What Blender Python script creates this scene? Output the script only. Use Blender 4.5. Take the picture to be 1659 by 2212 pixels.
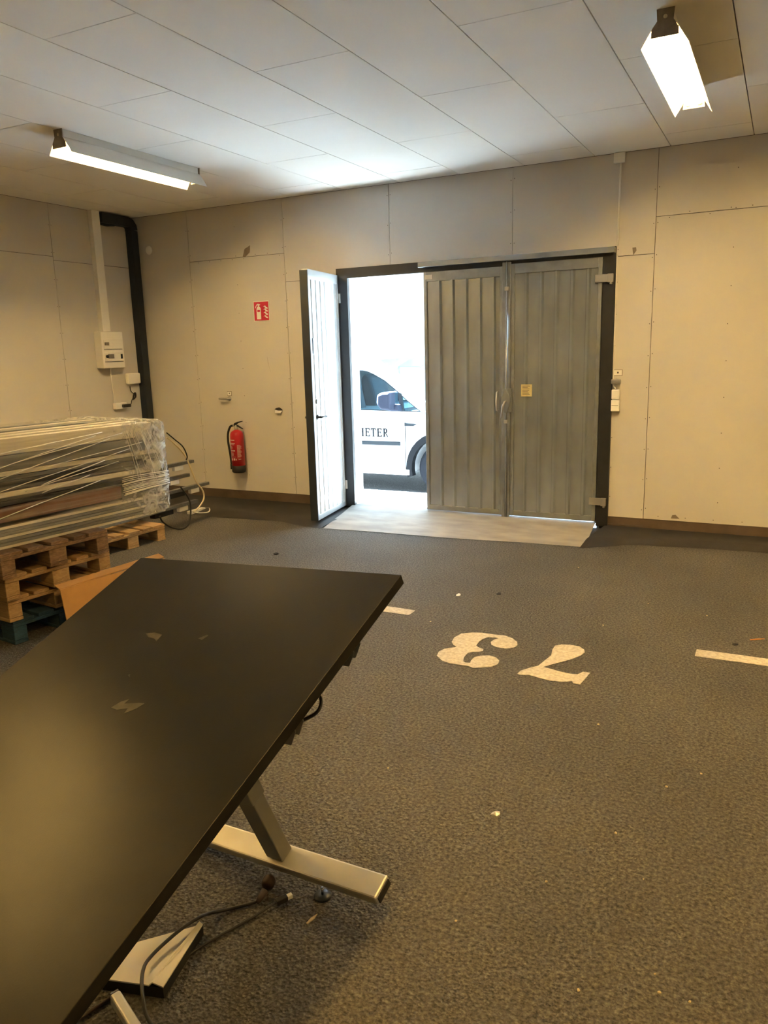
import bpy, bmesh, math, random
from mathutils import Vector, Matrix
random.seed(7)
rnd = random.random
for o in list(bpy.data.objects):
    bpy.data.objects.remove(o, do_unlink=True)
scene = bpy.context.scene
COL = scene.collection

# ------------------------------------------------------------------ camera
HC = 1.63
FPX = 1672.9
def cam_axes(yaw, pitch, roll):
    cy, sy, cp, sp, cr, sr = math.cos(yaw), math.sin(yaw), math.cos(pitch), math.sin(pitch), math.cos(roll), math.sin(roll)
    f = Vector((sy*cp, cy*cp, -sp)); r = Vector((cy, -sy, 0)); d = f.cross(r)
    return cr*r + sr*d, -sr*r + cr*d, f
CR, CD, CF = cam_axes(math.radians(-27.218), math.radians(11.912), math.radians(1.5755))
CC = Vector((0, 0, HC))
cam_data = bpy.data.cameras.new('camera')
cam_data.sensor_fit = 'HORIZONTAL'; cam_data.sensor_width = 36.0
cam_data.lens = 36.0*FPX/1659.0
cam_data.clip_start = 0.05; cam_data.clip_end = 300
cam = bpy.data.objects.new('camera', cam_data); COL.objects.link(cam)
mw = Matrix.Identity(4)
for i, ax in enumerate((CR, -CD, -CF)):
    for j in range(3): mw[j][i] = ax[j]
mw.translation = CC
cam.matrix_world = mw
scene.camera = cam

# ------------------------------------------------------------------ world and exposure
world = bpy.data.worlds.new('overcast_sky'); scene.world = world
world.use_nodes = True
bg = world.node_tree.nodes['Background']
bg.inputs['Color'].default_value = (0.52, 0.78, 1.0, 1)
bg.inputs['Strength'].default_value = 5.5
scene.view_settings.view_transform = 'Standard'
scene.view_settings.look = 'None'
scene.view_settings.gamma = 1.0
scene.view_settings.use_curve_mapping = False
scene.view_settings.exposure = 0.2
scene.cycles.max_bounces = 12
scene.cycles.diffuse_bounces = 6
scene.cycles.sample_clamp_indirect = 0.0
# daylight portal in the doorway (guides sampling, emits nothing itself)
pl = bpy.data.lights.new('doorway_portal', 'AREA'); pl.shape = 'RECTANGLE'; pl.size = 0.82; pl.size_y = 2.25
pl.cycles.is_portal = True
po = bpy.data.objects.new('doorway_portal', pl); COL.objects.link(po)
po.location = (-3.46, 7.0, 1.18); po.rotation_euler = (math.radians(-90), 0, 0)
TUBE_STRENGTH = 190.0
sun_d = bpy.data.lights.new('sun', 'SUN'); sun_d.energy = 640.0; sun_d.angle = math.radians(.6); sun_d.color = (.74,.90,1.0)
sun = bpy.data.objects.new('sun', sun_d); COL.objects.link(sun)
sun.rotation_euler = Vector((.62,-.03,-.78)).to_track_quat('-Z','Y').to_euler()
TUBE_COLOR = (1.0, 0.66, 0.25)
WARM_TUBE = (1.0, 0.60, 0.17)      # the older tubes over the near half of the room

# ------------------------------------------------------------------ photo pixel -> direction helpers
def ray(x, y): return (x-829.5)*CR + (y-1106)*CD + FPX*CF
def W(x, y, Y=6.88):
    d = ray(x, y); return CC + d*(Y/d.y)
def F(x, y, z=0.0):
    d = ray(x, y); return CC + d*((z-HC)/d.z)
def L(x, y, X=-6.6):
    d = ray(x, y); return CC + d*(X/d.x)

# ------------------------------------------------------------------ mesh builder
class MB:
    def __init__(s): s.v = []; s.f = []; s.sm = []
    def add(s, vs, fs, smooth=False):
        n = len(s.v); s.v += [tuple(v) for v in vs]
        for f in fs: s.f.append(tuple(i+n for i in f)); s.sm.append(smooth)
        return s
    def box(s, a, b):
        x0, y0, z0 = a; x1, y1, z1 = b
        return s.add([(x0,y0,z0),(x1,y0,z0),(x1,y1,z0),(x0,y1,z0),(x0,y0,z1),(x1,y0,z1),(x1,y1,z1),(x0,y1,z1)],
                     [(0,3,2,1),(4,5,6,7),(0,1,5,4),(1,2,6,5),(2,3,7,6),(3,0,4,7)])
    def obox(s, c, ax, ay, az):
        c, ax, ay, az = Vector(c), Vector(ax), Vector(ay), Vector(az)
        vs = [c + i*ax + j*ay + k*az for k in (-1,1) for (i,j) in ((-1,-1),(1,-1),(1,1),(-1,1))]
        fs = [(0,3,2,1),(4,5,6,7),(0,1,5,4),(1,2,6,5),(2,3,7,6),(3,0,4,7)]
        if ax.cross(ay).dot(az) < 0: fs = [f[::-1] for f in fs]
        return s.add(vs, fs)
    def prism(s, pts, ext):
        """closed polygon of 3D points, extruded by the vector ext"""
        pts = [Vector(p) for p in pts]; ext = Vector(ext); n = len(pts)
        nr = Vector((0,0,0))
        for i in range(n): nr += pts[i].cross(pts[(i+1) % n])
        if nr.dot(ext) > 0: pts = pts[::-1]
        vs = pts + [p+ext for p in pts]
        fs = [tuple(range(n)), tuple(range(2*n-1, n-1, -1))]
        for i in range(n):
            j = (i+1) % n; fs.append((j, i, i+n, j+n))
        return s.add(vs, fs)
    def tube(s, pts, r, seg=8, closed=False, cap=True, smooth=True):
        pts = [Vector(p) for p in pts]; n = len(pts)
        rs = r if isinstance(r, (list, tuple)) else [r]*n
        rings = []; up = None
        for i in range(n):
            t = (pts[min(i+1, n-1)] - pts[max(i-1, 0)]).normalized()
            if up is None:
                up = Vector((0,0,1)) if abs(t.z) < .9 else Vector((1,0,0))
            a = t.cross(up)
            if a.length < 1e-5: a = t.cross(Vector((0.3,1,0.2)))
            a.normalize(); b = a.cross(t).normalized(); up = b
            rings.append([pts[i] + (a*math.cos(k*math.tau/seg) + b*math.sin(k*math.tau/seg))*rs[i] for k in range(seg)])
        vs = [v for rg in rings for v in rg]; fs = []
        for i in range(n-1):
            for k in range(seg):
                k2 = (k+1) % seg
                fs.append((i*seg+k, i*seg+k2, (i+1)*seg+k2, (i+1)*seg+k))
        s.add(vs, fs, smooth)
        if cap:
            m = len(s.v) - len(vs)
            s.f.append(tuple(m+k for k in range(seg-1,-1,-1))); s.sm.append(False)
            s.f.append(tuple(m+(n-1)*seg+k for k in range(seg))); s.sm.append(False)
        return s
    def lathe(s, prof, c, axis=(0,0,1), seg=20, smooth=True):
        ax = Vector(axis).normalized(); c = Vector(c)
        a = ax.orthogonal().normalized(); b = ax.cross(a)
        vs = []; fs = []; n = len(prof)
        for (r, h) in prof:
            for k in range(seg):
                t = k*math.tau/seg; vs.append(c + ax*h + (a*math.cos(t)+b*math.sin(t))*r)
        for i in range(n-1):
            for k in range(seg):
                k2 = (k+1) % seg; fs.append((i*seg+k, i*seg+k2, (i+1)*seg+k2, (i+1)*seg+k))
        fs.append(tuple(range(seg-1,-1,-1))); fs.append(tuple((n-1)*seg+k for k in range(seg)))
        return s.add(vs, fs, smooth)
    def build(s, name, mat, parent=None, bevel=0, seg=2):
        me = bpy.data.meshes.new(name); me.from_pydata(s.v, [], s.f); me.update()
        me.polygons.foreach_set('use_smooth', s.sm)
        if mat: me.materials.append(mat)
        o = bpy.data.objects.new(name, me); COL.objects.link(o)
        if bevel:
            m = o.modifiers.new('bevel', 'BEVEL'); m.width = bevel; m.segments = seg; m.limit_method = 'ANGLE'
        if parent: attach(o, parent)
        return o
def attach(o, parent):
    o.parent = parent
    if not parent.get('_local'):
        o.matrix_parent_inverse = Matrix.Translation(parent.location).inverted()
def thing(name, label, cat, loc, rotz=0, group=None, local=False):
    o = bpy.data.objects.new(name, None); COL.objects.link(o); o.empty_display_size = 0.1
    o.location = loc; o.rotation_euler = (0, 0, rotz)
    tag(o, label, cat, group)
    if local: o['_local'] = 1
    return o
def tag(o, label, cat, group=None, kind=None):
    if label: o['label'] = label
    if cat: o['category'] = cat
    if group: o['group'] = group
    if kind: o['kind'] = kind
    return o
def struct(o, label=None, cat=None):
    o['kind'] = 'structure'
    if label: o['label'] = label
    if cat: o['category'] = cat
    return o

# ------------------------------------------------------------------ materials
def mat(name, col, rough=.6, metal=0., var=.0, vscale=8., bump=0., bscale=60., col2=None, spec=None, stretch=None, detail=4., bdist=.01):
    m = bpy.data.materials.new(name); m.use_nodes = True
    nt = m.node_tree; N = nt.nodes; Lk = nt.links; b = N['Principled BSDF']
    b.inputs['Base Color'].default_value = (*col, 1); b.inputs['Roughness'].default_value = rough; b.inputs['Metallic'].default_value = metal
    if spec is not None: b.inputs['Specular IOR Level'].default_value = spec
    if var or bump:
        tc = N.new('ShaderNodeTexCoord'); mp = N.new('ShaderNodeMapping'); Lk.new(tc.outputs['Object'], mp.inputs['Vector'])
        if stretch: mp.inputs['Scale'].default_value = stretch
    if var:
        n = N.new('ShaderNodeTexNoise'); n.inputs['Scale'].default_value = vscale; n.inputs['Detail'].default_value = detail
        Lk.new(mp.outputs['Vector'], n.inputs['Vector'])
        r = N.new('ShaderNodeValToRGB'); r.color_ramp.elements[0].position = .3; r.color_ramp.elements[1].position = .7
        c2 = col2 or tuple(max(0, c*(1-var)) for c in col)
        r.color_ramp.elements[0].color = (*c2, 1); r.color_ramp.elements[1].color = (*col, 1)
        Lk.new(n.outputs['Fac'], r.inputs['Fac']); Lk.new(r.outputs['Color'], b.inputs['Base Color'])
    if bump:
        n2 = N.new('ShaderNodeTexNoise'); n2.inputs['Scale'].default_value = bscale; n2.inputs['Detail'].default_value = 5
        Lk.new(mp.outputs['Vector'], n2.inputs['Vector'])
        bp = N.new('ShaderNodeBump'); bp.inputs['Strength'].default_value = bump; bp.inputs['Distance'].default_value = bdist
        Lk.new(n2.outputs['Fac'], bp.inputs['Height']); Lk.new(bp.outputs['Normal'], b.inputs['Normal'])
    return m
def glass_mat(name, tint, mixf=.25, rough=.02):
    m = bpy.data.materials.new(name); m.use_nodes = True
    nt = m.node_tree; N = nt.nodes; Lk = nt.links; N.remove(N['Principled BSDF'])
    t = N.new('ShaderNodeBsdfTransparent'); t.inputs['Color'].default_value = (*tint, 1)
    g = N.new('ShaderNodeBsdfGlossy'); g.inputs['Roughness'].default_value = rough
    x = N.new('ShaderNodeMixShader'); x.inputs['Fac'].default_value = mixf
    Lk.new(t.outputs[0], x.inputs[1]); Lk.new(g.outputs[0], x.inputs[2]); Lk.new(x.outputs[0], N['Material Output'].inputs['Surface'])
    return m
def emit_mat(name, col, st):
    m = bpy.data.materials.new(name); m.use_nodes = True
    b = m.node_tree.nodes['Principled BSDF']; b.inputs['Base Color'].default_value = (.9,.9,.9,1)
    b.inputs['Emission Color'].default_value = (*col, 1); b.inputs['Emission Strength'].default_value = st
    return m
def asphalt_mat(name, c_dark, c_mid, c_light, scale, bstr):
    m = bpy.data.materials.new(name); m.use_nodes = True
    nt = m.node_tree; N = nt.nodes; Lk = nt.links; b = N['Principled BSDF']
    tc = N.new('ShaderNodeTexCoord')
    v = N.new('ShaderNodeTexVoronoi'); v.inputs['Scale'].default_value = scale; Lk.new(tc.outputs['Object'], v.inputs['Vector'])
    n1 = N.new('ShaderNodeTexNoise'); n1.inputs['Scale'].default_value = scale*.75; n1.inputs['Detail'].default_value = 6; n1.inputs['Roughness'].default_value = .65
    Lk.new(tc.outputs['Object'], n1.inputs['Vector'])
    n2 = N.new('ShaderNodeTexNoise'); n2.inputs['Scale'].default_value = 1.1; n2.inputs['Detail'].default_value = 6; Lk.new(tc.outputs['Object'], n2.inputs['Vector'])
    r = N.new('ShaderNodeValToRGB'); cr = r.color_ramp
    cr.elements[0].position = .36; cr.elements[0].color = (*c_dark, 1); cr.elements[1].position = .70; cr.elements[1].color = (*c_light, 1)
    e = cr.elements.new(.52); e.color = (*c_mid, 1)
    Lk.new(n1.outputs['Fac'], r.inputs['Fac'])
    r2 = N.new('ShaderNodeValToRGB'); r2.color_ramp.elements[0].position = .3; r2.color_ramp.elements[1].position = .75
    r2.color_ramp.elements[0].color = (.78,.78,.78,1); r2.color_ramp.elements[1].color = (1.2,1.18,1.14,1)
    Lk.new(n2.outputs['Fac'], r2.inputs['Fac'])
    mx = N.new('ShaderNodeMix'); mx.data_type = 'RGBA'; mx.blend_type = 'MULTIPLY'; mx.inputs['Factor'].default_value = 1
    Lk.new(r.outputs['Color'], mx.inputs['A']); Lk.new(r2.outputs['Color'], mx.inputs['B']); Lk.new(mx.outputs['Result'], b.inputs['Base Color'])
    b.inputs['Roughness'].default_value = .72
    ad = N.new('ShaderNodeMath'); ad.operation = 'ADD'; Lk.new(v.outputs['Distance'], ad.inputs[0]); Lk.new(n1.outputs['Fac'], ad.inputs[1])
    bp = N.new('ShaderNodeBump'); bp.inputs['Strength'].default_value = bstr; bp.inputs['Distance'].default_value = .012
    Lk.new(ad.outputs[0], bp.inputs['Height']); Lk.new(bp.outputs['Normal'], b.inputs['Normal'])
    return m
def wood_mat(name, c1, c2):
    m = bpy.data.materials.new(name); m.use_nodes = True
    nt = m.node_tree; N = nt.nodes; Lk = nt.links; b = N['Principled BSDF']
    tc = N.new('ShaderNodeTexCoord'); mp = N.new('ShaderNodeMapping'); mp.inputs['Scale'].default_value = (9, 2.5, 30)
    Lk.new(tc.outputs['Object'], mp.inputs['Vector'])
    n = N.new('ShaderNodeTexNoise'); n.inputs['Scale'].default_value = 3; n.inputs['Detail'].default_value = 6; n.inputs['Distortion'].default_value = 1.2
    Lk.new(mp.outputs['Vector'], n.inputs['Vector'])
    oi = N.new('ShaderNodeObjectInfo')
    r = N.new('ShaderNodeValToRGB'); r.color_ramp.elements[0].position = .3; r.color_ramp.elements[1].position = .72
    r.color_ramp.elements[0].color = (*c2, 1); r.color_ramp.elements[1].color = (*c1, 1)
    Lk.new(n.outputs['Fac'], r.inputs['Fac'])
    mr = N.new('ShaderNodeMapRange'); mr.inputs['To Min'].default_value = .75; mr.inputs['To Max'].default_value = 1.15
    Lk.new(oi.outputs['Random'], mr.inputs['Value'])
    mx = N.new('ShaderNodeMix'); mx.data_type = 'RGBA'; mx.blend_type = 'MULTIPLY'; mx.inputs['Factor'].default_value = 1
    Lk.new(r.outputs['Color'], mx.inputs['A']); Lk.new(mr.outputs['Result'], mx.inputs['B']); Lk.new(mx.outputs['Result'], b.inputs['Base Color'])
    b.inputs['Roughness'].default_value = .75
    bp = N.new('ShaderNodeBump'); bp.inputs['Strength'].default_value = .4; bp.inputs['Distance'].default_value = .004
    Lk.new(n.outputs['Fac'], bp.inputs['Height']); Lk.new(bp.outputs['Normal'], b.inputs['Normal'])
    return m
M = {}
M['board'] = mat('wall_board_paint', (.63,.60,.555), .75, var=.06, vscale=1.4, bump=.05, bscale=150)
M['ceil'] = mat('ceiling_board_paint', (.85,.84,.81), .8, var=.05, vscale=1.2, bump=.04, bscale=150)
M['seam'] = mat('dark_joint', (.05,.04,.032), .9, var=.2)
M['screw'] = mat('screw_metal', (.10,.08,.06), .6, var=.2)
M['asphalt'] = asphalt_mat('old_asphalt', (.034,.031,.028), (.105,.098,.088), (.20,.188,.170), 105, .75)
M['asphalt_out'] = asphalt_mat('yard_asphalt', (.026,.026,.026), (.060,.060,.060), (.125,.125,.125), 70, .6)
M['tar'] = mat('fresh_tar_asphalt', (.035,.031,.030), .55, var=.4, vscale=5, bump=.5, bscale=120, bdist=.006)
M['ramp'] = mat('ramp_concrete', (.40,.375,.345), .6, var=.35, vscale=3.5, bump=.35, bscale=7, stretch=(1,2.2,1), bdist=.02)
M['kerb'] = mat('stained_concrete', (.135,.095,.065), .85, var=.4, vscale=5, bump=.3, bscale=30)
M['thresh'] = mat('pale_concrete', (.36,.357,.35), .7, var=.1, vscale=6)
M['paint'] = mat('worn_white_paint', (.64,.60,.54), .7, var=.55, vscale=55, bump=.4, bscale=90, col2=(.40,.36,.31))
M['galv'] = mat('galvanised_steel', (.42,.46,.51), .27, .6, var=.25, vscale=5, bump=.03, bscale=5, stretch=(1,1,.35))
M['galv2'] = mat('galvanised_frame', (.33,.355,.38), .42, .7, var=.25, vscale=9)
M['galvw'] = mat('galvanised_pale', (.68,.70,.71), .32, .6, var=.1, vscale=5)
M['black'] = mat('black_painted_steel', (.018,.018,.020), .5, var=.3, vscale=12)
M['rubber'] = mat('black_rubber', (.014,.014,.015), .6, var=.2)
M['navy'] = mat('dark_duct', (.016,.022,.034), .5, var=.2)
M['white'] = mat('white_plastic', (.86,.845,.80), .45, var=.04, vscale=10)
M['whitepaint'] = mat('white_enamel', (.70,.69,.65), .35, var=.05, vscale=10)
M['dirtywhite'] = mat('dusty_end_cap', (.30,.25,.19), .6, var=.3, vscale=30)
M['red'] = mat('red_enamel', (.50,.018,.030), .3, var=.1, vscale=10)
M['signred'] = mat('sign_red', (.60,.03,.07), .5, var=.05)
M['signwhite'] = mat('sign_white', (.85,.83,.78), .5, var=.05)
M['steel'] = mat('brushed_steel', (.50,.49,.47), .38, .8, var=.12, vscale=10)
M['chrome'] = mat('chrome', (.75,.75,.76), .15, 1.0, var=.05)
M['silver'] = mat('silver_powder_coat', (.58,.565,.52), .38, .55, var=.12, vscale=12)
M['greysteel'] = mat('grey_column_steel', (.24,.235,.225), .45, .4, var=.1, vscale=12)
M['desk'] = mat('black_laminate', (.009,.009,.009), .30, var=.5, vscale=3, detail=6, spec=.14, col2=(.016,.015,.014), bump=.03, bscale=300)
M['deskedge'] = mat('black_edging', (.010,.010,.011), .35, var=.2)
M['cord'] = mat('black_cord', (.016,.015,.015), .45, var=.2)
M['cord_brown'] = mat('dark_brown_cord', (.035,.016,.010), .5, var=.2)
M['cord_cream'] = mat('cream_cord', (.72,.62,.42), .5, var=.1)
M['cord_white'] = mat('white_cord', (.75,.74,.70), .5, var=.05)
M['plate_white'] = mat('cream_card', (.72,.68,.58), .6, var=.06, vscale=8)
M['pal1'] = wood_mat('weathered_pallet_wood', (.27,.17,.095), (.12,.07,.04))
M['pal2'] = wood_mat('pale_pallet_wood', (.46,.31,.15), (.30,.18,.08))
M['pal4'] = wood_mat('blue_painted_pallet_wood', (.022,.075,.14), (.012,.038,.07))
M['card'] = mat('tan_cardboard', (.50,.27,.085), .8, var=.12, vscale=12)
M['frame_grey'] = mat('load_grey_steel', (.17,.175,.175), .4, .3, var=.3, vscale=8, stretch=(.5,6,6))
M['frame_highlit'] = mat('load_highlit_steel', (.66,.62,.54), .35, .15, var=.2, vscale=8, stretch=(.5,6,6))  # light rails, with the golden highlights along them put into the colour
M['frame_dark'] = mat('load_dark_steel', (.03,.03,.032), .4, .3, var=.3, vscale=8)
M['batten'] = mat('brown_batten', (.16,.065,.030), .6, var=.3, vscale=10)
M['strand'] = mat('twisted_film_strand', (.80,.80,.78), .2, var=.1, spec=.8)
M['carwhite'] = mat('white_car_paint', (.47,.50,.52), .35, var=.02)
M['carblack'] = mat('car_black_plastic', (.010,.011,.013), .7, var=.1, spec=.1)
M['cargrey'] = mat('car_grey_trim', (.030,.036,.042), .7, var=.1, spec=.1)
M['carblue'] = mat('car_mirror_plastic', (.030,.036,.058), .6, var=.1, spec=.15)
M['seat'] = mat('seat_fabric', (.10,.11,.13), .8, var=.2)
M['glass'] = glass_mat('van_glass', (.72,.86,.90), .16)
M['tyre'] = mat('tyre_rubber', (.014,.016,.021), .8, var=.2, vscale=20, spec=.1)
M['rim'] = mat('alloy_rim', (.45,.46,.47), .35, .7, var=.1)
M['facade'] = mat('pale_cladding', (.86,.86,.84), .6, var=.03)
M['yellow'] = mat('yellow_label', (.55,.46,.22), .6, var=.1, vscale=40)
M['print'] = mat('dark_print', (.06,.055,.05), .7, var=.1)
M['textgrey'] = mat('dark_lettering', (.010,.011,.014), .8, var=.1, spec=.05)
M['scuff'] = mat('torn_board_paper', (.26,.21,.16), .9, var=.25, vscale=40)
M['foil'] = mat('crumpled_foil', (.55,.53,.48), .3, .3, var=.3, vscale=60)
M['straw'] = mat('wood_splinter', (.58,.47,.28), .8, var=.2, vscale=60)
M['orange'] = mat('orange_scrap', (.55,.22,.05), .7, var=.1)

# ------------------------------------------------------------------ room shell
XL, XR, YB, YF, ZC = -6.6, 5.4, 6.88, -4.6, 3.127
floor = struct(MB().add([(XL-.2,YF-.2,0),(XR+.2,YF-.2,0),(XR+.2,YB+.02,0),(XL-.2,YB+.02,0)], [(0,1,2,3)]).build('floor', M['asphalt']), 'brown grey worn asphalt garage floor', 'floor')
ceiling = struct(MB().box((XL-.2,YF-.2,ZC+.014),(XR+.2,YB+.2,ZC+.16)).build('ceiling', M['seam']), 'pale boarded ceiling with thin staggered joints', 'ceiling')
bshare = {}
def board(x0, x1, y0, y1):
    g = .0030
    o = MB().box((x0+g,y0+g,ZC),(x1-g,y1-g,ZC+.0125)).build('ceiling_board', M['ceil'], ceiling)
col0 = -3.282-.5918*6
k = -6
while True:
    x0 = -3.282+.5918*k; x1 = x0+.5918
    if x0 >= XR: break
    a0, a1 = max(x0, XL), min(x1, XR)
    if a1-a0 > .02:
        base = 2.95 if k % 2 == 0 else 3.835
        ys = [base+1.767*j for j in range(-6, 5)]
        ys = [YF]+[y for y in ys if YF+.05 < y < YB-.05]+[YB]
        for ya, yb in zip(ys, ys[1:]): board(a0, a1, ya, yb)
    k += 1

DX0, DX1 = -3.984, -1.305          # outer edges of the black door frame
IX0, IX1 = -3.862, -1.405          # clear opening
DZ = 2.405; IZ = 2.31
wb = MB().box((XL-.2,6.895,-.3),(IX0-.02,7.03,ZC+.1)).box((IX1+.02,6.895,-.3),(XR+.2,7.03,ZC+.1)).box((IX0-.02,6.895,IZ+.02),(IX1+.02,7.03,ZC+.1))
wall_back = struct(wb.build('wall_back', M['seam']), 'beige boarded wall around the steel double doors', 'wall')
def pboard(pts, parent, axis):
    """wall board from (u, z) outline with small joints; axis 'x' back wall, 'y' left wall"""
    cx = sum(p[0] for p in pts)/len(pts); g = .0023
    us = [p[0] for p in pts]; zs = [p[1] for p in pts]
    q = []
    n = len(pts)
    for i, (u, z) in enumerate(pts):
        du = g if u <= min(us)+.001 else (-g if u >= max(us)-.001 else 0)
        dz = g if z <= min(zs)+.001 else (-g if z >= max(zs)-.001 else 0)
        q.append((u+du, z+dz))
    if axis == 'x': return MB().prism([(u, YB, z) for u, z in q], (0,.0125,0)).build('wall_board', M['board'], parent)
    if axis == 'y': return MB().prism([(XL, u, z) for u, z in q], (-.0125,0,0)).build('wall_board', M['board'], parent)
    if axis == 'r': return MB().prism([(XR, u, z) for u, z in q], (.0125,0,0)).build('wall_board', M['board'], parent)
    if axis == 'f': return MB().prism([(u, YF, z) for u, z in q], (0,-.0125,0)).build('wall_board', M['board'], parent)
PB = .118
R4 = lambda a, b, c, d: [(a,c),(b,c),(b,d),(a,d)]
screws = MB()
def screw_x(x, z):
    r = .0042; screws.add([(x+r*math.cos(t*math.tau/6), YB-.0006, z+r*math.sin(t*math.tau/6)) for t in range(6)], [(5,4,3,2,1,0)])
back = [R4(XL,-5.823,PB,ZC), R4(-5.823,-4.595,PB,2.602), R4(-5.823,-4.595,2.602,ZC),
        R4(-4.595,DX0,PB,2.323), [(-4.595,2.323),(DX0,2.323),(DX0,DZ),(-3.399,DZ),(-3.399,ZC),(-4.595,ZC)],
        R4(-3.399,-2.200,DZ,ZC),
        [(-2.200,DZ),(DX1,DZ),(DX1,2.326),(-1.003,2.326),(-1.003,ZC),(-2.200,ZC)], R4(DX1,-1.003,PB,2.326),
        R4(-1.003,.197,PB,2.61), R4(-1.003,.197,2.61,ZC), R4(.197,1.397,PB,2.32), R4(.197,1.397,2.32,ZC),
        R4(1.397,2.597,PB,2.61), R4(1.397,2.597,2.61,ZC), R4(2.597,3.797,PB,2.32), R4(2.597,3.797,2.32,ZC), R4(3.797,4.997,PB,ZC), R4(4.997,XR,PB,ZC)]
for b_ in back: pboard(b_, wall_back, 'x')
for xs, z0 in ((-5.823,.3),(-4.595,.3),(-3.399,2.5),(-2.2,2.5),(-1.003,.2),(.197,.2)):
    z = z0
    while z < ZC-.06:
        screw_x(xs-.016, z+.006*(rnd()-.5)); screw_x(xs+.016, z+.02*rnd()); z += .262
for xs in (-5.2, -.42, .8):
    z = .3
    while z < 3: screw_x(xs+.01*(rnd()-.5), z); z += .29
for i in range(8): screw_x(-5.7+.15*i, 2.602+random.choice((-.016,.016))); screw_x(-.9+.15*i, 2.61+random.choice((-.016,.016)))
for i in range(5): screw_x(-.88+.22*i, .15)
for i in range(9): screw_x(DX1+.012, .3+.26*i)
tag(screws.build('screw_head', M['screw'], wall_back), None, None, kind='stuff')
# left, right and rear walls
wall_left = struct(MB().box((XL-.2,YF-.2,-.3),(XL-.014,YB+.2,ZC+.1)).build('wall_left', M['seam']), 'beige boarded side wall behind the wrapped load', 'wall')
ys = [YB, 5.747, 4.547, 3.347, 2.147, .947, -.253, -1.453, -2.653, -3.853, YF]
for i, (a, b_) in enumerate(zip(ys, ys[1:])):
    zs = 2.585 if i % 2 == 0 else 2.621
    pboard(R4(b_, a, PB, zs), wall_left, 'y'); pboard(R4(b_, a, zs, ZC), wall_left, 'y')
ls = MB()
for yv in (5.747, 4.547):
    z = .3
    while z < 3.05:
        for dy in (-.016,.016):
            r = .0042; ls.add([(XL+.0006, yv+dy+r*math.cos(t*math.tau/6), z+r*math.sin(t*math.tau/6)) for t in range(6)], [tuple(range(6))])
        z += .262
tag(ls.build('screw_head', M['screw'], wall_left), None, None, kind='stuff')
wall_right = struct(MB().box((XR+.014,YF-.2,-.3),(XR+.2,YB+.2,ZC+.1)).build('wall_right', M['seam']), 'beige boarded side wall opposite the wrapped load', 'wall')
for i in range(9):
    a = YF+1.2*i; b_ = min(a+1.2, YB); pboard(R4(a, b_, 0, ZC), wall_right, 'r')
pboard(R4(YF+10.8, YB, 0, ZC), wall_right, 'r')
wall_front = struct(MB().box((XL-.2,YF-.2,-.3),(XR+.2,YF-.014,ZC+.1)).build('wall_front', M['seam']), 'beige boarded wall facing the steel doors', 'wall')
for i in range(10):
    a = XL+1.2*i; b_ = min(a+1.2, XR); pboard(R4(a, b_, 0, ZC), wall_front, 'f')

# kerb below the boards
bb = MB()
for (xa, xb) in ((XL, DX0), (DX1, XR)):
    bb.box((xa, 6.884, 0),(xb, 6.9, PB))
struct(bb.build('baseboard_back', M['kerb']), 'brown stained concrete plinth under the boards', 'plinth')
struct(MB().box((XL-.012, YF, 0),(XL+.001, 6.884, PB)).build('baseboard_left', M['kerb']), 'brown stained concrete plinth along the side wall', 'plinth')

# floor patches: concrete ramp at the door and tarred strips
def patch(name, outline, mt, zf, parent, n=18):
    """outline: front points and back points lists of equal length (x,y); zf(t)=height at front->back"""
    fr, bk = outline; vs = []; fs = []; m = 8
    for i in range(len(fr)):
        for j in range(m+1):
            t = j/m; vs.append((fr[i][0]*(1-t)+bk[i][0]*t, fr[i][1]*(1-t)+bk[i][1]*t, zf(t, i/(len(fr)-1))))
    for i in range(len(fr)-1):
        for j in range(m): fs.append((i*(m+1)+j, (i+1)*(m+1)+j, (i+1)*(m+1)+j+1, i*(m+1)+j+1))
    mb = MB().add(vs, fs, True); return mb.build(name, mt, parent)
def lerp2(a, b, t): return (a[0]+(b[0]-a[0])*t, a[1]+(b[1]-a[1])*t)
fr = []; bk = []
for i in range(41):
    t = i/40
    x = -3.73+(-1.37+3.73)*t
    y = 5.995+.165*t + .012*math.sin(9*t)+.008*rnd()
    fr.append((x, y)); bk.append((-3.90+2.49*t, 6.90))
fr[-1] = (-1.35, 6.17)
patch('concrete_ramp', (fr, bk), M['ramp'], lambda t, u: .004+.052*t+.004*math.sin(t*7+u*9)*t*(1-t)*4, floor)
def strip(px, ybk, name):
    fr = [(F(*p).x, F(*p).y+.012*(rnd()-.5)) for p in px]
    bk = [(f_[0], ybk) for f_ in fr]
    return patch(name, (fr, bk), M['tar'], lambda t, u: .003+.03*min(1, t*4), floor)
def densify(p, n):
    out = []
    for a, b_ in zip(p, p[1:]):
        for i in range(n): out.append((a[0]+(b_[0]-a[0])*i/n, a[1]+(b_[1]-a[1])*i/n))
    return out+[p[-1]]
fl = [(XL, 6.2),(-6.0,6.12),(-5.03,6.05),(-4.33,6.13),(-3.95,6.02),(-3.76,5.99)]
fl = densify(fl, 6)
patch('tar_strip', ([(a, b_+.02*(rnd()-.5)) for a, b_ in fl], [(a, 6.884) for a, b_ in fl]), M['tar'], lambda t, u: .002+.022*min(1, t*4), floor)
fl = densify([(-1.38,6.14),(-1.30,6.18),(-1.1,6.33),(-.957,6.40),(-.54,6.465),(-.01,6.50),(1.2,6.52),(XR,6.55)], 6)
patch('tar_strip', ([(a, b_+.015*(rnd()-.5)) for a, b_ in fl], [(a if a > -1.3 else -1.3-(-1.3-a)*.3, 6.884) for a, b_ in fl]), M['tar'], lambda t, u: .003+.035*min(1, t*4), floor)

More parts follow.
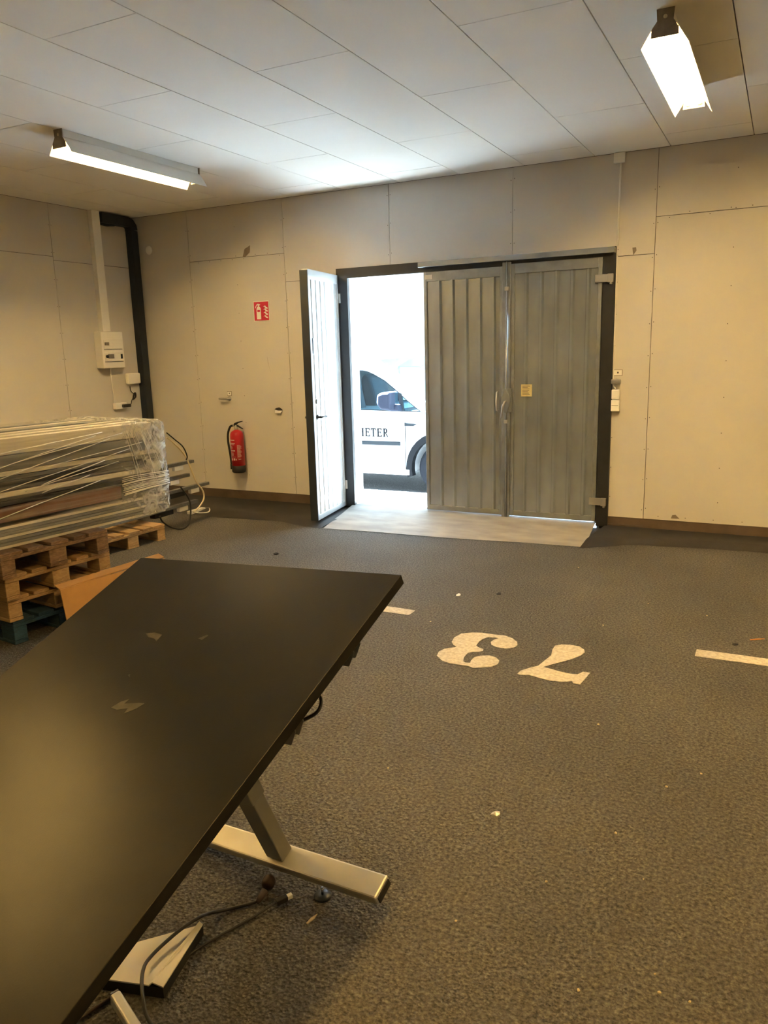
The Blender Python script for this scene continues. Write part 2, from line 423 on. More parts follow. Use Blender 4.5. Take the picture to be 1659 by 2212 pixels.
# painted markings on the floor
def paint(name, px, z=.0025):
    me = MB().prism([F(x, y, z) for x, y in px], (0,0,-.0022)); return me.build(name, M['paint'], floor)
cs = 3.607
three = [(345,240),(365,205),(420,175),(500,167),(580,168),(680,182),(760,190),(820,212),(855,240),(858,265),(830,283),(770,290),(700,280),(655,262),(650,240),(675,222),(712,212),(690,205),(630,203),(590,215),(560,235),(535,268),(560,285),(592,295),(590,310),(560,316),(520,316),(470,325),(440,360),(435,390),(455,402),(490,402),(495,385),(520,360),(570,347),(640,345),(690,360),(716,385),(705,410),(660,430),(580,438),(510,440),(470,425),(400,415),(330,405),(270,385),(230,345),(245,315),(290,292),(370,282),(385,275),(360,262)]
seven = [(857,487),(880,465),(950,442),(1020,425),(1075,380),(1120,345),(1130,300),(1150,270),(1200,260),(1270,262),(1340,275),(1378,300),(1382,320),(1350,345),(1290,370),(1200,395),(1120,415),(1055,435),(1100,445),(1180,468),(1270,488),(1325,493),(1370,472),(1423,480),(1395,515),(1345,570),(1290,560),(1285,545),(1200,550),(1110,540),(1030,520),(950,497),(880,495)]
paint('painted_digit', [(880+x/cs, 1320+y/cs) for x, y in three])['label'] = 'worn white painted digit 3, upside down from here'
paint('painted_digit', [(880+x/cs, 1320+y/cs) for x, y in seven])['label'] = 'worn white painted digit 7, upside down from here'
def pline(x0, x1, y0, y1):
    q = []
    n = 14
    for i in range(n+1): q.append((x0+(x1-x0)*i/n, y0+.006*(rnd()-.5)))
    for i in range(n, -1, -1): q.append((x0+(x1-x0)*i/n, y1+.006*(rnd()-.5)))
    MB().prism([(x, y, .0025) for x, y in q], (0,0,-.0022)).build('painted_line', M['paint'], floor)
a = F(1505,1403); b_ = F(1508,1418)
pline(a.x, 2.2, b_.y, a.y)
a = F(897,1319); b_ = F(897,1331)
pline(-3.4, a.x, b_.y, a.y)

# ------------------------------------------------------------------ doors
struct(MB().box((DX0,6.855,.03),(IX0,6.894,DZ)).box((IX0,6.855,IZ),(IX1,6.894,DZ)).box((IX1,6.855,.03),(DX1,6.894,DZ)).build('trim_1', M['black']), 'black painted steel frame around the garage doorway', 'door frame')
struct(MB().box((IX0-.025,6.896,.0),(IX0,7.05,IZ+.02)).box((IX0,6.896,IZ),(IX1,7.05,IZ+.025)).box((IX1,6.896,0),(IX1+.025,7.05,IZ+.02)).box((IX1-.03,6.91,.05),(IX1,6.93,IZ)).build('trim_2', M['galvw']), 'pale metal lining inside the doorway', 'door lining')  # last box: unseen stop bar added behind the leaf to block leaking daylight
def leaf(name, label, width, z0, z1, nrib, rib0, pitch, loc, rotz, th=.055, matl='galv', edge='galv2', rd=.028):
    t = bpy.data.objects.new(name, None); COL.objects.link(t); t.location = loc; t.rotation_euler = (0,0,rotz); t['_local'] = 1
    struct(t, label, 'door')
    bw = .055; zt = z1-.085; zb = z0+.05
    # flat perimeter frame (front at y=0) and core
    MB().box((0,0,z0),(bw*.6,th,z1)).box((width-bw*.6,0,z0),(width,th,z1)).box((bw*.6,0,zt),(width-bw*.6,th,z1)).box((bw*.6,0,z0),(width-bw*.6,th,zb)).build('door_frame', M[edge], t, bevel=.003)
    prof = [(bw*.6, .014)]
    for i in range(nrib):
        x = rib0+pitch*i
        prof += [(x-.021,.014),(x-.010,.014-rd),(x+.010,.014-rd),(x+.021,.014)]
    prof.append((width-bw*.6,.014))
    vs = []; fs = []
    for x, y in prof: vs += [(x,y,zb),(x,y,zt)]
    for i in range(len(prof)-1): fs.append((2*i, 2*i+2, 2*i+3, 2*i+1))
    MB().add(vs, fs).build('profiled_sheet', M[matl], t)
    MB().box((bw*.6,.03,zb),(width-bw*.6,th-.002,zt)).build('back_sheet', M[matl], t)
    return t
d2 = leaf('door_2', 'closed galvanised ribbed steel door leaf beside the open doorway', .775, .066, 2.312, 5, .155, .132, (-3.046,6.850,0), 0)
d3 = leaf('door_3', 'closed galvanised ribbed steel door leaf hung at the hinge post', .79, .068, 2.328, 5, .135, .135, (-2.2,6.850,0), 0)
fx, fy = -3.845, 6.115
hx, hy = -3.965, 6.86
ang = math.atan2(hy-fy, hx-fx); wd = math.hypot(hx-fx, hy-fy)
d1 = leaf('door_1', 'open galvanised ribbed steel door leaf swung into the garage', wd, .045, 2.345, 6, .10, .108, (fx,fy,0), ang, th=.06, matl='galvw', edge='galvw', rd=.007)
# dark rubber strip on the free edge of the open leaf
MB().box((-.012,.0,.045),(0,.075,2.335)).build('edge_seal', M['navy'], d1)
lv = MB().lathe([(.024,0),(.024,.008),(.012,.01),(.010,.045)], (.07,-.001,1.02), (0,-1,0), 14)
lv.tube([(.07,-.045,1.02),(.10,-.05,1.02),(.19,-.05,1.018)], .009, 8).build('door_handle', M['black'], d1)
MB().lathe([(.022,0),(.022,.01),(.014,.014)], (.065,-.0,1.165), (0,-1,0), 14).build('lock_cylinder', M['greysteel'], d1)
MB().tube([(.055,.06,1.02),(.055,.11,1.02)], .012, 8).build('outer_knob', M['chrome'], d1)
MB().box((.045,-.004,1.60),(.135,.008,1.74)).build('small_plate', M['galv2'], d1, bevel=.002)
MB().box((.055,-.006,1.62),(.125,-.003,1.72)).build('notice_print', M['galvw'], d1)
for z in (2.08, .22):
    MB().box((wd-.01,-.022,z),(wd+.03,.0,z+.09)).tube([(wd+.012,-.012,z-.01),(wd+.012,-.012,z)], .015, 8).box((wd-.005,-.055,z-.012),(wd+.03,-.018,z)).build('hinge', M['whitepaint'], d1)
# closed leaf details
MB().box((.015,-.006,2.245),(.095,.001,2.285)).build('corner_bracket', M['steel'], d2, bevel=.002)
MB().tube([(.725,0,1.215),(.725,-.03,1.21),(.724,-.036,1.13),(.725,-.03,1.05),(.725,0,1.045)], .008, 8).build('pull_handle', M['steel'], d2)
MB().box((-.078,-.012,.05),(-.002,-.0005,2.345)).box((-.0705,.0,.05),(-.0005,.05,2.345)).build('meeting_strip', M['galv2'], d3, bevel=.004)
MB().tube([(-.033,-.024,.060),(-.033,-.024,2.345)], .0085, 10).build('locking_rod', M['galv'], d3)
for z in (.93, 2.1): MB().box((-.05,-.035,z),(-.014,-.008,z+.035)).build('rod_guide', M['steel'], d3, bevel=.003)
MB().box((-.06,-.018,1.03),(.02,-.010,1.245)).build('lock_plate', M['galv2'], d3, bevel=.003)
MB().prism([(-.033,-.02,1.255),(-.072,-.02,1.165),(-.072,-.02,1.125),(-.045,-.02,1.03),(-.018,-.02,1.03),(.010,-.02,1.13),(.010,-.02,1.165)], (0,-.02,0)).build('diamond_cover', M['galv'], d3, bevel=.004)
MB().tube([(-.033,-.04,1.13),(-.033,-.062,1.13),(-.050,-.066,1.09),(-.064,-.066,.985)], .010, 8).build('lever', M['steel'], d3)
lb = MB().box((.105,-.0175,1.175),(.205,-.0142,1.282)).build('notice_label', M['yellow'], d3)
pr = MB()
for i in range(7): pr.box((.117,-.0185,1.265-.0125*i),(.117+.05+.03*rnd(),-.0174,1.269-.0125*i))
lb['_local'] = 1; pr.build('notice_print', M['print'], lb)
for z in (.255, 2.155):
    MB().box((.735,-.022,z-.032),(.885,-.002,z+.032)).box((.84,-.035,z-.036),(.885,-.002,z+.034)).tube([(.868,-.02,z-.052),(.868,-.02,z-.034)], .013, 8).build('hinge', M['steel'], d3, bevel=.003)
# rail over the closed pair
struct(MB().box((-3.075,6.79,2.352),(-1.306,6.854,2.398)).build('trim_3', M['galv'], bevel=.004), 'galvanised rain rail over the two closed door leaves', 'rail')

# ------------------------------------------------------------------ yard outside
prof = [(7.40,.028),(8.5,-.18),(9.2,-.22),(60,-.22)]
vs = []; fs = []
for y, z in prof: vs += [(-40,y,z),(30,y,z)]
for i in range(len(prof)-1): fs.append((2*i,2*i+1,2*i+3,2*i+2))
struct(MB().add(vs, fs).build('yard_ground', M['asphalt_out']), 'grey asphalt yard sloping away outside the door', 'ground')
struct(MB().add([(-4.3,6.88,.052),(-1.0,6.88,.052),(-1.0,7.46,.028),(-4.3,7.46,.028)], [(0,1,2,3)]).build('threshold', M['thresh']), 'pale concrete threshold under the doorway', 'threshold')
bld = thing('building', 'pale ribbed metal clad building across the yard', 'building', (-12,17,-.22))
MB().box((-30,17,-.22),(14,25,6.5)).build('wall', M['facade'], bld)
rb = MB()
for i in range(140): rb.box((-30+.31*i,16.95,-.2),(-30+.31*i+.12,17.0,6.4))
tag(rb.build('cladding_rib', M['facade'], bld), None, None, kind='stuff')

# van
YN = 9.05; ZG = -.22; YW = 1.76
wx = W(901,1010,YN).x+.317
van = thing('van', 'white delivery van parked outside the open door', 'van', (wx-1.3, YN+YW/2, ZG))
def cp(a, z, y=YN): return (wx+a, y, ZG+z)
def arc(a, r, t0, t1, n=9): return [(a+r*math.cos(math.radians(t0+(t1-t0)*i/n)), .317+r*math.sin(math.radians(t0+(t1-t0)*i/n))) for i in range(n+1)]
side = [(-3.5,.30),(-3.56,.6),(-3.52,1.04),(-.20,1.04),(.30,.99),(.66,.90),(.82,.74),(.88,.5),(.84,.24),(.45,.22)]
side += [p for p in arc(0,.40,-12,192,12)]
side += [(-.45,.22),(-2.20,.22)]
side += [(p[0]-2.68, p[1]) for p in arc(0,.40,-12,192,12)]
side += [(-3.2,.24)]
MB().prism([cp(a,z) for a, z in side], (0,YW,0)).build('body', M['carwhite'], van, bevel=.03, seg=3)
winpx = [(740,800),(783,800.5),(792,802),(806,808),(830,822),(855,843),(880,866),(909,890),(870,889),(783,886),(740,885)]
win = [W(x,y,YN) for x, y in winpx]
win = [(p.x-wx, p.z-ZG) for p in win]
zb = win[-1][1]
outer = [(win[0][0]-.10,1.80),(win[1][0]-.05,1.775),(win[2][0]+.02,1.745),(win[3][0]+.07,1.70),(win[4][0]+.09,1.60),(win[5][0]+.10,1.47),(win[6][0]+.10,1.31),(win[7][0]+.16,1.07),(win[8][0],1.0),(win[9][0],1.0),(win[10][0]-.10,1.0)]
for nm, y0, dy in (('side_frame', YN+.012, .05), ('side_frame', YN+YW-.06, .05)):
    n = len(win); mb = MB()
    vs = [(wx+a, y0, ZG+z) for a, z in outer]+[(wx+a, y0, ZG+z) for a, z in win]
    vs += [(v[0], v[1]+dy, v[2]) for v in vs]
    fs = []
    for i in range(n):
        j = (i+1) % n
        fs += [(i,j,n+j,n+i), (2*n+j,2*n+i,3*n+i,3*n+j), (n+i,n+j,3*n+j,3*n+i), (j,i,2*n+i,2*n+j)]
    mb.add(vs, fs).build(nm, M['carwhite'], van)
    MB().prism([(wx+a, y0+.02, ZG+z) for a, z in win], (0,.004,0)).build('side_window', M['glass'], van)
    # dark rubber round the window
    ctr = Vector((sum(a for a, z in win)/n, sum(z for a, z in win)/n))
    inn = [((Vector(p)-ctr)*.955+ctr) for p in win]
    vs = [(wx+a, y0-.004, ZG+z) for a, z in win]+[(wx+p.x, y0-.004, ZG+p.y) for p in inn]
    vs += [(v[0], v[1]+.012, v[2]) for v in vs]
    fs = []
    for i in range(n):
        j = (i+1) % n
        fs += [(i,j,n+j,n+i), (2*n+j,2*n+i,3*n+i,3*n+j), (n+i,n+j,3*n+j,3*n+i), (j,i,2*n+i,2*n+j)]
    MB().add(vs, fs).build('window_rubber', M['cargrey'], van)
    p0 = W(862,848,YN); p1 = W(869,889,YN)
    MB().prism([(p0.x-.02,y0-.008,p0.z),(p0.x+.03,y0-.008,p0.z-.015),(p1.x+.02,y0-.008,p1.z),(p1.x-.03,y0-.008,p1.z)], (0,.03,0)).build('quarter_pillar', M['cargrey'], van)
# cargo side, roof, windscreen, rear
x_b = win[0][0]-.10
for y0 in (YN+.012, YN+YW-.06):
    MB().prism([cp(-3.5,1.0,y0),cp(x_b,1.0,y0),cp(x_b,1.80,y0),cp(-2.2,1.82,y0),cp(-3.4,1.80,y0)], (0,.05,0)).build('cargo_side', M['carwhite'], van, bevel=.008)
rl = [(-3.42,1.80),(-2.2,1.82),(x_b,1.80),(win[1][0]-.05,1.775),(win[2][0]+.02,1.745)]
MB().prism([cp(a,z,YN+.03) for a, z in rl]+[cp(a,z-.04,YN+.03) for a, z in rl[::-1]], (0,YW-.06,0)).build('roof', M['carwhite'], van, bevel=.01)
MB().prism([cp(-3.5,1.0,YN+.03),cp(-3.46,1.0,YN+.03),cp(-3.36,1.8,YN+.03),cp(-3.40,1.8,YN+.03)], (0,YW-.06,0)).build('rear_panel', M['carwhite'], van)
ws = [(win[2][0]+.02,1.735),(win[3][0]+.07,1.69),(win[4][0]+.09,1.59),(win[5][0]+.10,1.46),(win[6][0]+.10,1.30),(win[7][0]+.16,1.06)]
MB().prism([cp(a,z,YN+.09) for a, z in ws]+[cp(a-.012,z-.004,YN+.09) for a, z in ws[::-1]], (0,YW-.18,0)).build('windscreen', M['glass'], van)
MB().box(cp(-.75,.95,YN+.1), cp(-.1,1.05,YN+YW-.1)).build('dashboard', M['seat'], van, bevel=.04)
for y0 in (YN+.22, YN+1.02):
    MB().prism([cp(-1.55,.75,y0),cp(-1.35,.75,y0),cp(-1.45,1.25,y0),cp(-1.5,1.46,y0),cp(-1.60,1.5,y0),cp(-1.68,1.44,y0),cp(-1.66,1.2,y0)], (0,.50,0)).build('seat', M['seat'], van, bevel=.05, seg=3)
# mirror
mp = [W(x,y,YN-.16) for x, y in ((819,852),(830,847),(848,846),(848,872),(850,887),(826,884),(818,872))]
MB().prism([(p.x,YN-.24,p.z) for p in mp], (0,.17,0)).build('wing_mirror', M['carblue'], van, bevel=.03, seg=3)
mp = [W(x,y,YN-.06) for x, y in ((846,873),(862,874),(866,888),(846,888))]
MB().prism([(p.x,YN-.12,p.z) for p in mp], (0,.14,0)).build('mirror_arm', M['carblue'], van, bevel=.015)
# trims
p0 = W(740,953,YN); p1 = W(865,962,YN)
MB().box((p0.x, YN-.012, p1.z-.005),(p1.x, YN+.004, p1.z+.045)).build('door_strip', M['cargrey'], van, bevel=.006)
pz0 = W(875,912,YN); pz1 = W(875,1022,YN)
MB().box((pz0.x-.004, YN-.0015, pz1.z),(pz0.x+.004, YN+.02, pz0.z)).build('door_gap', M['carblack'], van)
MB().box((pz0.x-1.15, YN-.0015, pz1.z-.004),(pz0.x, YN+.02, pz1.z+.004)).build('door_gap', M['carblack'], van)
q = [W(x,y,YN) for x, y in ((874,914),(901,916),(893,920.5),(874,920))]
MB().prism([(p.x,YN-.006,p.z) for p in q], (0,.01,0)).build('fender_badge', M['cargrey'], van)
p0 = W(740,1019,YN)
MB().box((wx-2.2, YN-.01, ZG+.22),(wx-.42, YN+.02, ZG+.30)).build('sill', M['galvw'], van, bevel=.01)
oa = arc(0,.47,-8,195,16); ia = arc(0,.392,-8,195,16)
for off in (0,-2.68):
    mb = MB(); n = len(oa)
    vs = [cp(a+off,z,YN-.008) for a, z in oa]+[cp(a+off,z,YN-.008) for a, z in ia]
    vs += [(v[0],v[1]+.10,v[2]) for v in vs]; fs = []
    for i in range(n-1):
        j = i+1; fs += [(j,i,n+i,n+j),(n+j,n+i,3*n+i,3*n+j),(i,j,2*n+j,2*n+i)]
    mb.add(vs, fs, False).build('wheel_arch_trim', M['carblack'], van)
    for y0, sg in ((YN+.03,1),(YN+YW-.23,1)):
        wl = MB().lathe([(.20,.0),(.27,-.005),(.305,.02),(.317,.06),(.317,.16),(.30,.2),(.2,.2)], (wx+off,y0,ZG+.317), (0,1,0), 36).build('tyre', M['tyre'], van)
        MB().lathe([(.205,.02),(.195,.0),(.17,.03),(.05,.015),(.0,.01)], (wx+off,y0+.001,ZG+.317), (0,1,0), 30).build('rim', M['rim'], van)
# lettering: serif capitals
def serif(mb, ch, x, z, h, w, y):
    t = h*.17; th = h*.10; s = h*.07
    def bar(a, b_, c, d): mb.box((x+a, y, z+c),(x+b_, y+.003, z+d))
    def vst(a): bar(a, a+t, 0, h); bar(a-s, a+t+s, 0, th*.7); bar(a-s, a+t+s, h-th*.7, h)
    if ch == 'H': vst(s); vst(w-t-s); bar(s+t, w-t-s, h*.48, h*.48+th)
    if ch == 'E':
        vst(s); bar(s+t, w, 0, th); bar(s+t, w*.96, h-th, h); bar(s+t, w*.8, h*.5, h*.5+th)
        bar(w-th, w, 0, h*.24); bar(w*.96-th, w*.96, h*.78, h); bar(w*.8-th*.8, w*.8, h*.40, h*.64)
    if ch == 'T': vst(w/2-t/2); bar(0, w, h-th, h); bar(0, th, h*.76, h); bar(w-th, w, h*.76, h)
    if ch == 'R':
        vst(s); bar(s+t, w*.7, h-th, h); bar(s+t, w*.7, h*.46, h*.46+th)
        n = 8; cxr = x+w*.62; rz = h*.27; cz = z+h*.73
        pts = [(cxr+w*.26*math.sin(math.pi*i/n), y, cz+rz*math.cos(math.pi*i/n)) for i in range(n+1)]
        pin = [(cxr+(w*.26-t)*math.sin(math.pi*i/n), y, cz+(rz-th)*math.cos(math.pi*i/n)) for i in range(n, -1, -1)]
        mb.prism(pts+pin, (0,.003,0))
        mb.prism([(x+w*.42,y,z+h*.48),(x+w*.60,y,z+h*.48),(x+w*1.08,y,z),(x+w*.86,y,z)], (0,.003,0))
l0 = W(839,944,YN); hh = W(839,926,YN).z-W(839,944,YN).z
xx = l0.x; adv = (W(839,940,YN).x-W(800,940,YN).x)/3.0
lt = MB()
for i, ch in enumerate('HETER'[::-1]):
    serif(lt, ch, xx-adv*(i+1)+.012, l0.z, hh, adv*.80, YN-.003)
lt.build('lettering', M['textgrey'], van)['label'] = 'dark serif lettering HETER on the door'

# ------------------------------------------------------------------ ceiling lamps
def lamp(x, y0, y1, label, k=1.0):
    tm = emit_mat('lit_fluorescent_tube', TUBE_COLOR if y0 > 3 else WARM_TUBE, TUBE_STRENGTH*k)
    t = thing('ceiling_lamp', label, 'lamp', (x, (y0+y1)/2, ZC), group='fluorescent lamps on the ceiling')
    MB().box((x-.032,y0+.01,ZC-.05),(x+.032,y1-.01,ZC)).build('lamp_body', M['whitepaint'], t, bevel=.004)
    # open trough reflector: sloping wings, thin metal
    pr = [(-.105,-.155),(-.052,-.072),(-.034,-.052),(.034,-.052),(.052,-.072),(.105,-.155)]
    po = [(a*1.02+(.001 if a > 0 else -.001), z+.0025) for a, z in pr]
    vs = []; fs = []; n = len(pr)
    for y in (y0, y1):
        for a, z in pr: vs.append((x+a,y,ZC+z))
        for a, z in po: vs.append((x+a,y,ZC+z))
    for i in range(n-1):
        fs += [(i,i+1,2*n+i+1,2*n+i), (n+i+1,n+i,3*n+i,3*n+i+1), (i,n+i,n+i+1,i+1), (2*n+i,2*n+i+1,3*n+i+1,3*n+i)]
    fs += [(0,2*n,3*n,n), (n-1,2*n-1,4*n-1,3*n-1)]
    MB().add(vs, fs).build('reflector', M['whitepaint'], t)
    for y, dy in ((y0-.004,.005),(y1-.001,.005)):
        oc = [(-.040,0),(-.036,-.05),(-.060,-.085),(-.062,-.118),(.062,-.118),(.060,-.085),(.036,-.05),(.040,0)]
        ep = MB().prism([(x+a,y,ZC+z) for a, z in oc], (0,dy,0)).build('end_plate', M['dirtywhite'], t)
        MB().lathe([(.009,0),(.009,.003)], (x,y-.002 if y < (y0+y1)/2 else y+dy-.001,ZC-.035), (0,1,0), 10).build('knock_out', M['straw'], ep)
    for a in (-.030,.030):
        MB().tube([(x+a,y0+.03,ZC-.092),(x+a,y1-.03,ZC-.092)], .013, 12).build('tube', tm, t)
        for ya, yb in ((y0+.004,y0+.032),(y1-.032,y1-.004)):
            MB().tube([(x+a,ya,ZC-.092),(x+a,yb,ZC-.092)], .015, 10).build('lamp_holder', M['white'], t)
    return t
lamp(-.60, 4.14, 5.43, 'bare tube trough lamp on the ceiling above the painted digits', 1.05)
lamp(-4.45, 4.03, 5.42, 'bare tube trough lamp on the ceiling near the wrapped load', .80)
lamp(-.60, .45, 1.85, 'bare tube trough lamp on the ceiling above the tilted desk')
lamp(-4.45, .45, 1.85, 'bare tube trough lamp on the ceiling beyond the tilted desk', .95)
lamp(3.25, .45, 1.85, 'bare tube trough lamp on the ceiling across from the tilted desk')
lamp(3.25, 4.05, 5.42, 'bare tube trough lamp on the ceiling far along the door wall')

# ------------------------------------------------------------------ tilted sit-stand desk
e1 = Vector((.992819,-.091969,.076503)); e2 = Vector((.058215,.930103,.362656)); e3 = Vector((-.104509,-.355598,.928778))
A0 = Vector((-1.76362,1.74877,1.00729))     # far left corner of the tilted top
DW = .96
def DP(a, b, c=0.): return A0 + e1*a - e2*b + e3*c
desk = thing('desk', 'black topped sit stand desk tipped on its silver legs', 'desk', (-1.2,1.2,0))
def dbox(name, a0, a1, b0, b1, c0, c1, m, bevel=0, parent=None):
    c = DP((a0+a1)/2,(b0+b1)/2,(c0+c1)/2)
    return MB().obox(c, e1*((a1-a0)/2), e2*((b1-b0)/2), e3*((c1-c0)/2)).build(name, M[m], parent or desk, bevel=bevel)
dbox('tabletop', 0, DW, 0, 1.80, -.027, 0, 'desk', bevel=.0015)
for b in (.237, .482, 1.31, 1.55):
    for s in (-.015,.015):
        MB().prism([DP(.10,b+s-.0015,-.028),DP(.955,b+s-.0015,-.028),DP(.955,b+s-.0015,-.036),DP(.925,b+s-.0015,-.082),DP(.10,b+s-.0015,-.082)], -e2*.003).build('bracket_flange', M['greysteel'], desk)
    dbox('bracket_arm', .10, .94, b-.018, b+.018, -.033, -.0275, 'greysteel')
dbox('cross_rail', .30, .35, .26, 1.55, -.110, -.083, 'greysteel')
dbox('cross_rail', .45, .50, .26, 1.55, -.110, -.083, 'greysteel')
def leg_set(a, b, h, step):
    """leg column at (a, b); foot top at depth h below the top"""
    dbox('leg', a-.034, a+.034, b-.026, b+.026, -h, -h+step, 'greysteel', .004)
    dbox('leg_sleeve', a-.038, a+.038, b-.031, b+.031, -h+step, -.112, 'greysteel', .004)
    dbox('foot', a-.355, a+.385, b-.037, b+.042, -h-.034, -h, 'silver', .006)
    dbox('end_cap', a+.385, a+.389, b-.030, b+.034, -h-.031, -h-.008, 'rubber')
leg_set(.378, .294, .908, .26)
leg_set(.378, 1.43, .500, .16)
# control cable hanging in a loop under the edge
lpw = [DP(.86,.36,-.03), DP(.925,.375,-.05), DP(.944,.398,-.062), DP(.935,.425,-.068), DP(.90,.46,-.06), DP(.85,.47,-.03)]
def smooth_pts(p, n=8):
    out = []
    for i in range(len(p)-1):
        p0 = p[max(i-1,0)]; p1 = p[i]; p2 = p[i+1]; p3 = p[min(i+2,len(p)-1)]
        for k in range(n):
            t = k/n
            out.append(.5*((2*p1)+(p2-p0)*t+(2*p0-5*p1+4*p2-p3)*t*t+(3*p1-p0-3*p2+p3)*t**3))
    return out+[p[-1]]
MB().tube(smooth_pts(lpw), .004, 8).build('control_cable', M['cord'], desk)

# white topped flat box under the desk edge
bz = .035
q = [F(215,2113,bz),F(262,2052,bz),F(300,2034,bz),F(438,1996,bz),F(352,2132,bz)]
bx_ = thing('flat_box', 'cream topped flat black box lying under the desk edge', 'box', ((q[0].x+q[4].x)/2,(q[0].y+q[3].y)/2,0))
MB().prism([Vector((p.x,p.y,bz-.004)) for p in q], (0,0,-(bz-.004))).build('box_body', M['rubber'], bx_)
r0, r1 = q[3]*.9+q[2]*.1, q[4]*.78+q[0]*.22
vs = [q[0],q[1],q[2],r0,q[3],q[4],r1]
md = [Vector(v) for v in vs]
rid0 = r0.lerp(q[3],.5)+Vector((0,0,.012)); rid1 = r1.lerp(q[4],.25)+Vector((0,0,.010))
vv = [q[0],q[1],q[2],r0,r1,rid0,rid1,q[3],q[4]]
vv += [v-Vector((0,0,.004)) for v in vv]
MB().add(vv, [(0,4,3,2,1),(4,6,5,3),(6,8,7,5),(8,17,16,7),(0,9,13,4),(4,13,15,6),(6,15,17,8),(1,2,11,10),(0,1,10,9),(2,3,12,11),(3,5,14,12),(5,7,16,14)]).build('card_top', M['plate_white'], bx_)

# cords by the foot
def cord_obj(name, pts, r, m, label, cat, extra=None):
    t = thing(name, label, cat, (pts[0].x, pts[0].y, 0))
    MB().tube(smooth_pts(pts), r, 8).build('cord', M[m], t)
    if extra: extra(t)
    return t
def P(x, y, z): return F(x, y, z)
def plug1(t):
    c = P(578,1912,.02); d = (P(585,1895,.02)-P(560,1945,.02)).normalized()
    MB().tube([P(556,1950,.010), P(562,1940,.014), P(572,1925,.02)], [.006,.010,.012], 10).build('strain_relief', M['cord_brown'], t)
    MB().lathe([(.012,-.012),(.020,-.004),(.021,.016),(.017,.024)], c+Vector((0,0,.003)), d+Vector((.1,0,.2)), 16).build('plug', M['cord_brown'], t)
cord_obj('black_flex', [P(400,2290,.006),P(326,2212,.03),P(308,2150,.052),P(309,2096,.056),P(330,2062,.052),P(385,2012,.054),P(430,1982,.052),P(452,1973,.022),P(490,1965,.007),P(530,1955,.006),P(553,1948,.008)], .005, 'cord', 'black power cord draped over the cream topped box', 'cord', plug1)
def plug2(t):
    a, b_ = P(600,1948,.012), P(617,1940,.014); d = (b_-a).normalized()
    sd = d.cross(Vector((0,0,1)))
    MB().obox((a+b_)/2, d*.018, sd*.009, Vector((0,0,.008))).build('connector', M['cord'], t, bevel=.002)
    MB().obox(b_+d*.012, d*.009, sd*.007, Vector((0,0,.006))).build('connector_tip', M['cord_white'], t, bevel=.001)
cord_obj('data_cord', [P(398,2070,.006),P(432,2046,.006),P(480,2018,.006),P(545,1982,.006),P(590,1953,.010),P(602,1947,.012)], .004, 'cord', 'short black cord with white connector tip by the desk foot', 'cord', plug2)
tag(MB().tube(smooth_pts([P(90,2255,.006),P(150,2214,.006),P(205,2178,.006),P(245,2152,.006)]), .005, 8).build('brown_cord', M['cord_brown']), 'dark brown cord running under the steel bar', 'cord')
# levelling foot lying on the floor
lf = thing('levelling_foot', 'black round levelling foot with threaded bolt on the asphalt', 'furniture foot', F(697,1938))
c = F(697,1937)
MB().lathe([(.026,0),(.028,.003),(.026,.007),(.010,.009)], c, (0,0,1), 22).build('disc', mat('foot_blue_black', (.018,.028,.042), .4, var=.2), lf)
MB().tube([c+Vector((0,0,.008)), c+Vector((0,0,.034))], .004, 8).build('bolt', M['chrome'], lf)
# steel bar at the lower edge
ba = P(248,2150,.040); bb_ = P(318,2262,.020)
d = (bb_-ba).normalized(); sd = d.cross(Vector((0,0,1))).normalized(); up = sd.cross(d)
sb = thing('steel_bar', 'silver flat bar lying beside the cream topped box', 'bar', (bb_.x, bb_.y, 0))
Lb = (bb_-ba).length
MB().obox((ba+bb_)/2-up*.004, d*(Lb/2), sd*.0135, up*.016).build('bar', M['silver'], sb, bevel=.006, seg=3)
MB().obox(ba-d*.001, d*.002, sd*.010, up*.012).build('end_cap', M['greysteel'], sb)

# ------------------------------------------------------------------ pallets
PW = .705; PD = 1.08; PH = .144
RZ = math.atan2(.994,.11)
bl_x = [(0,.085),(.295,.41),(.62,.705)]
dk_x = [(0,.135),(.165,.265),(.315,.43),(.465,.55),(.57,.705)]
bl_y = [(0,.13),(.475,.605),(.95,1.08)]
pm = {}
def share(key, fn):
    if key not in pm: pm[key] = fn()
    return pm[key]
def bxmesh(name, sx, sy, sz):
    def fn():
        mb = MB().box((0,0,0),(sx,sy,sz)); me = bpy.data.meshes.new(name); me.from_pydata(mb.v, [], mb.f); me.update(); me.materials.append(None); return me
    return share((name, sx, sy, sz), fn)
def pallet(label, right, z0, m, rz=RZ, depth_len=None, group=None):
    """right: world point of the front right corner"""
    xd = Vector((math.cos(rz), math.sin(rz), 0))
    o = Vector((right[0], right[1], 0)) - xd*PW
    t = thing('pallet', label, 'pallet', (o.x, o.y, z0), rz, group=group, local=True)
    def part(name, a, b_):
        me = bxmesh(name, round(b_[0]-a[0],4), round(b_[1]-a[1],4), round(b_[2]-a[2],4))
        ob = bpy.data.objects.new(name, me); COL.objects.link(ob); ob.parent = t; ob.location = a
        ob.material_slots[0].link = 'OBJECT'; ob.material_slots[0].material = M[m]
        bv = ob.modifiers.new('bevel', 'BEVEL'); bv.width = .003; bv.segments = 1
    for x0, x1 in dk_x: part('deck_board', (x0,.004*rnd()-.002,PH-.021), (x1,PD,PH))
    for y0, y1 in bl_y: part('stringer_board', (0,y0,PH-.042), (PW,y1,PH-.0215))
    for x0, x1 in bl_x:
        for y0, y1 in bl_y: part('block', (x0+.003*rnd(),y0+.003,.0215), (x1,y1,PH-.0425))
        part('bottom_board', (x0,0,0), (x1,PD,.021))
    return t
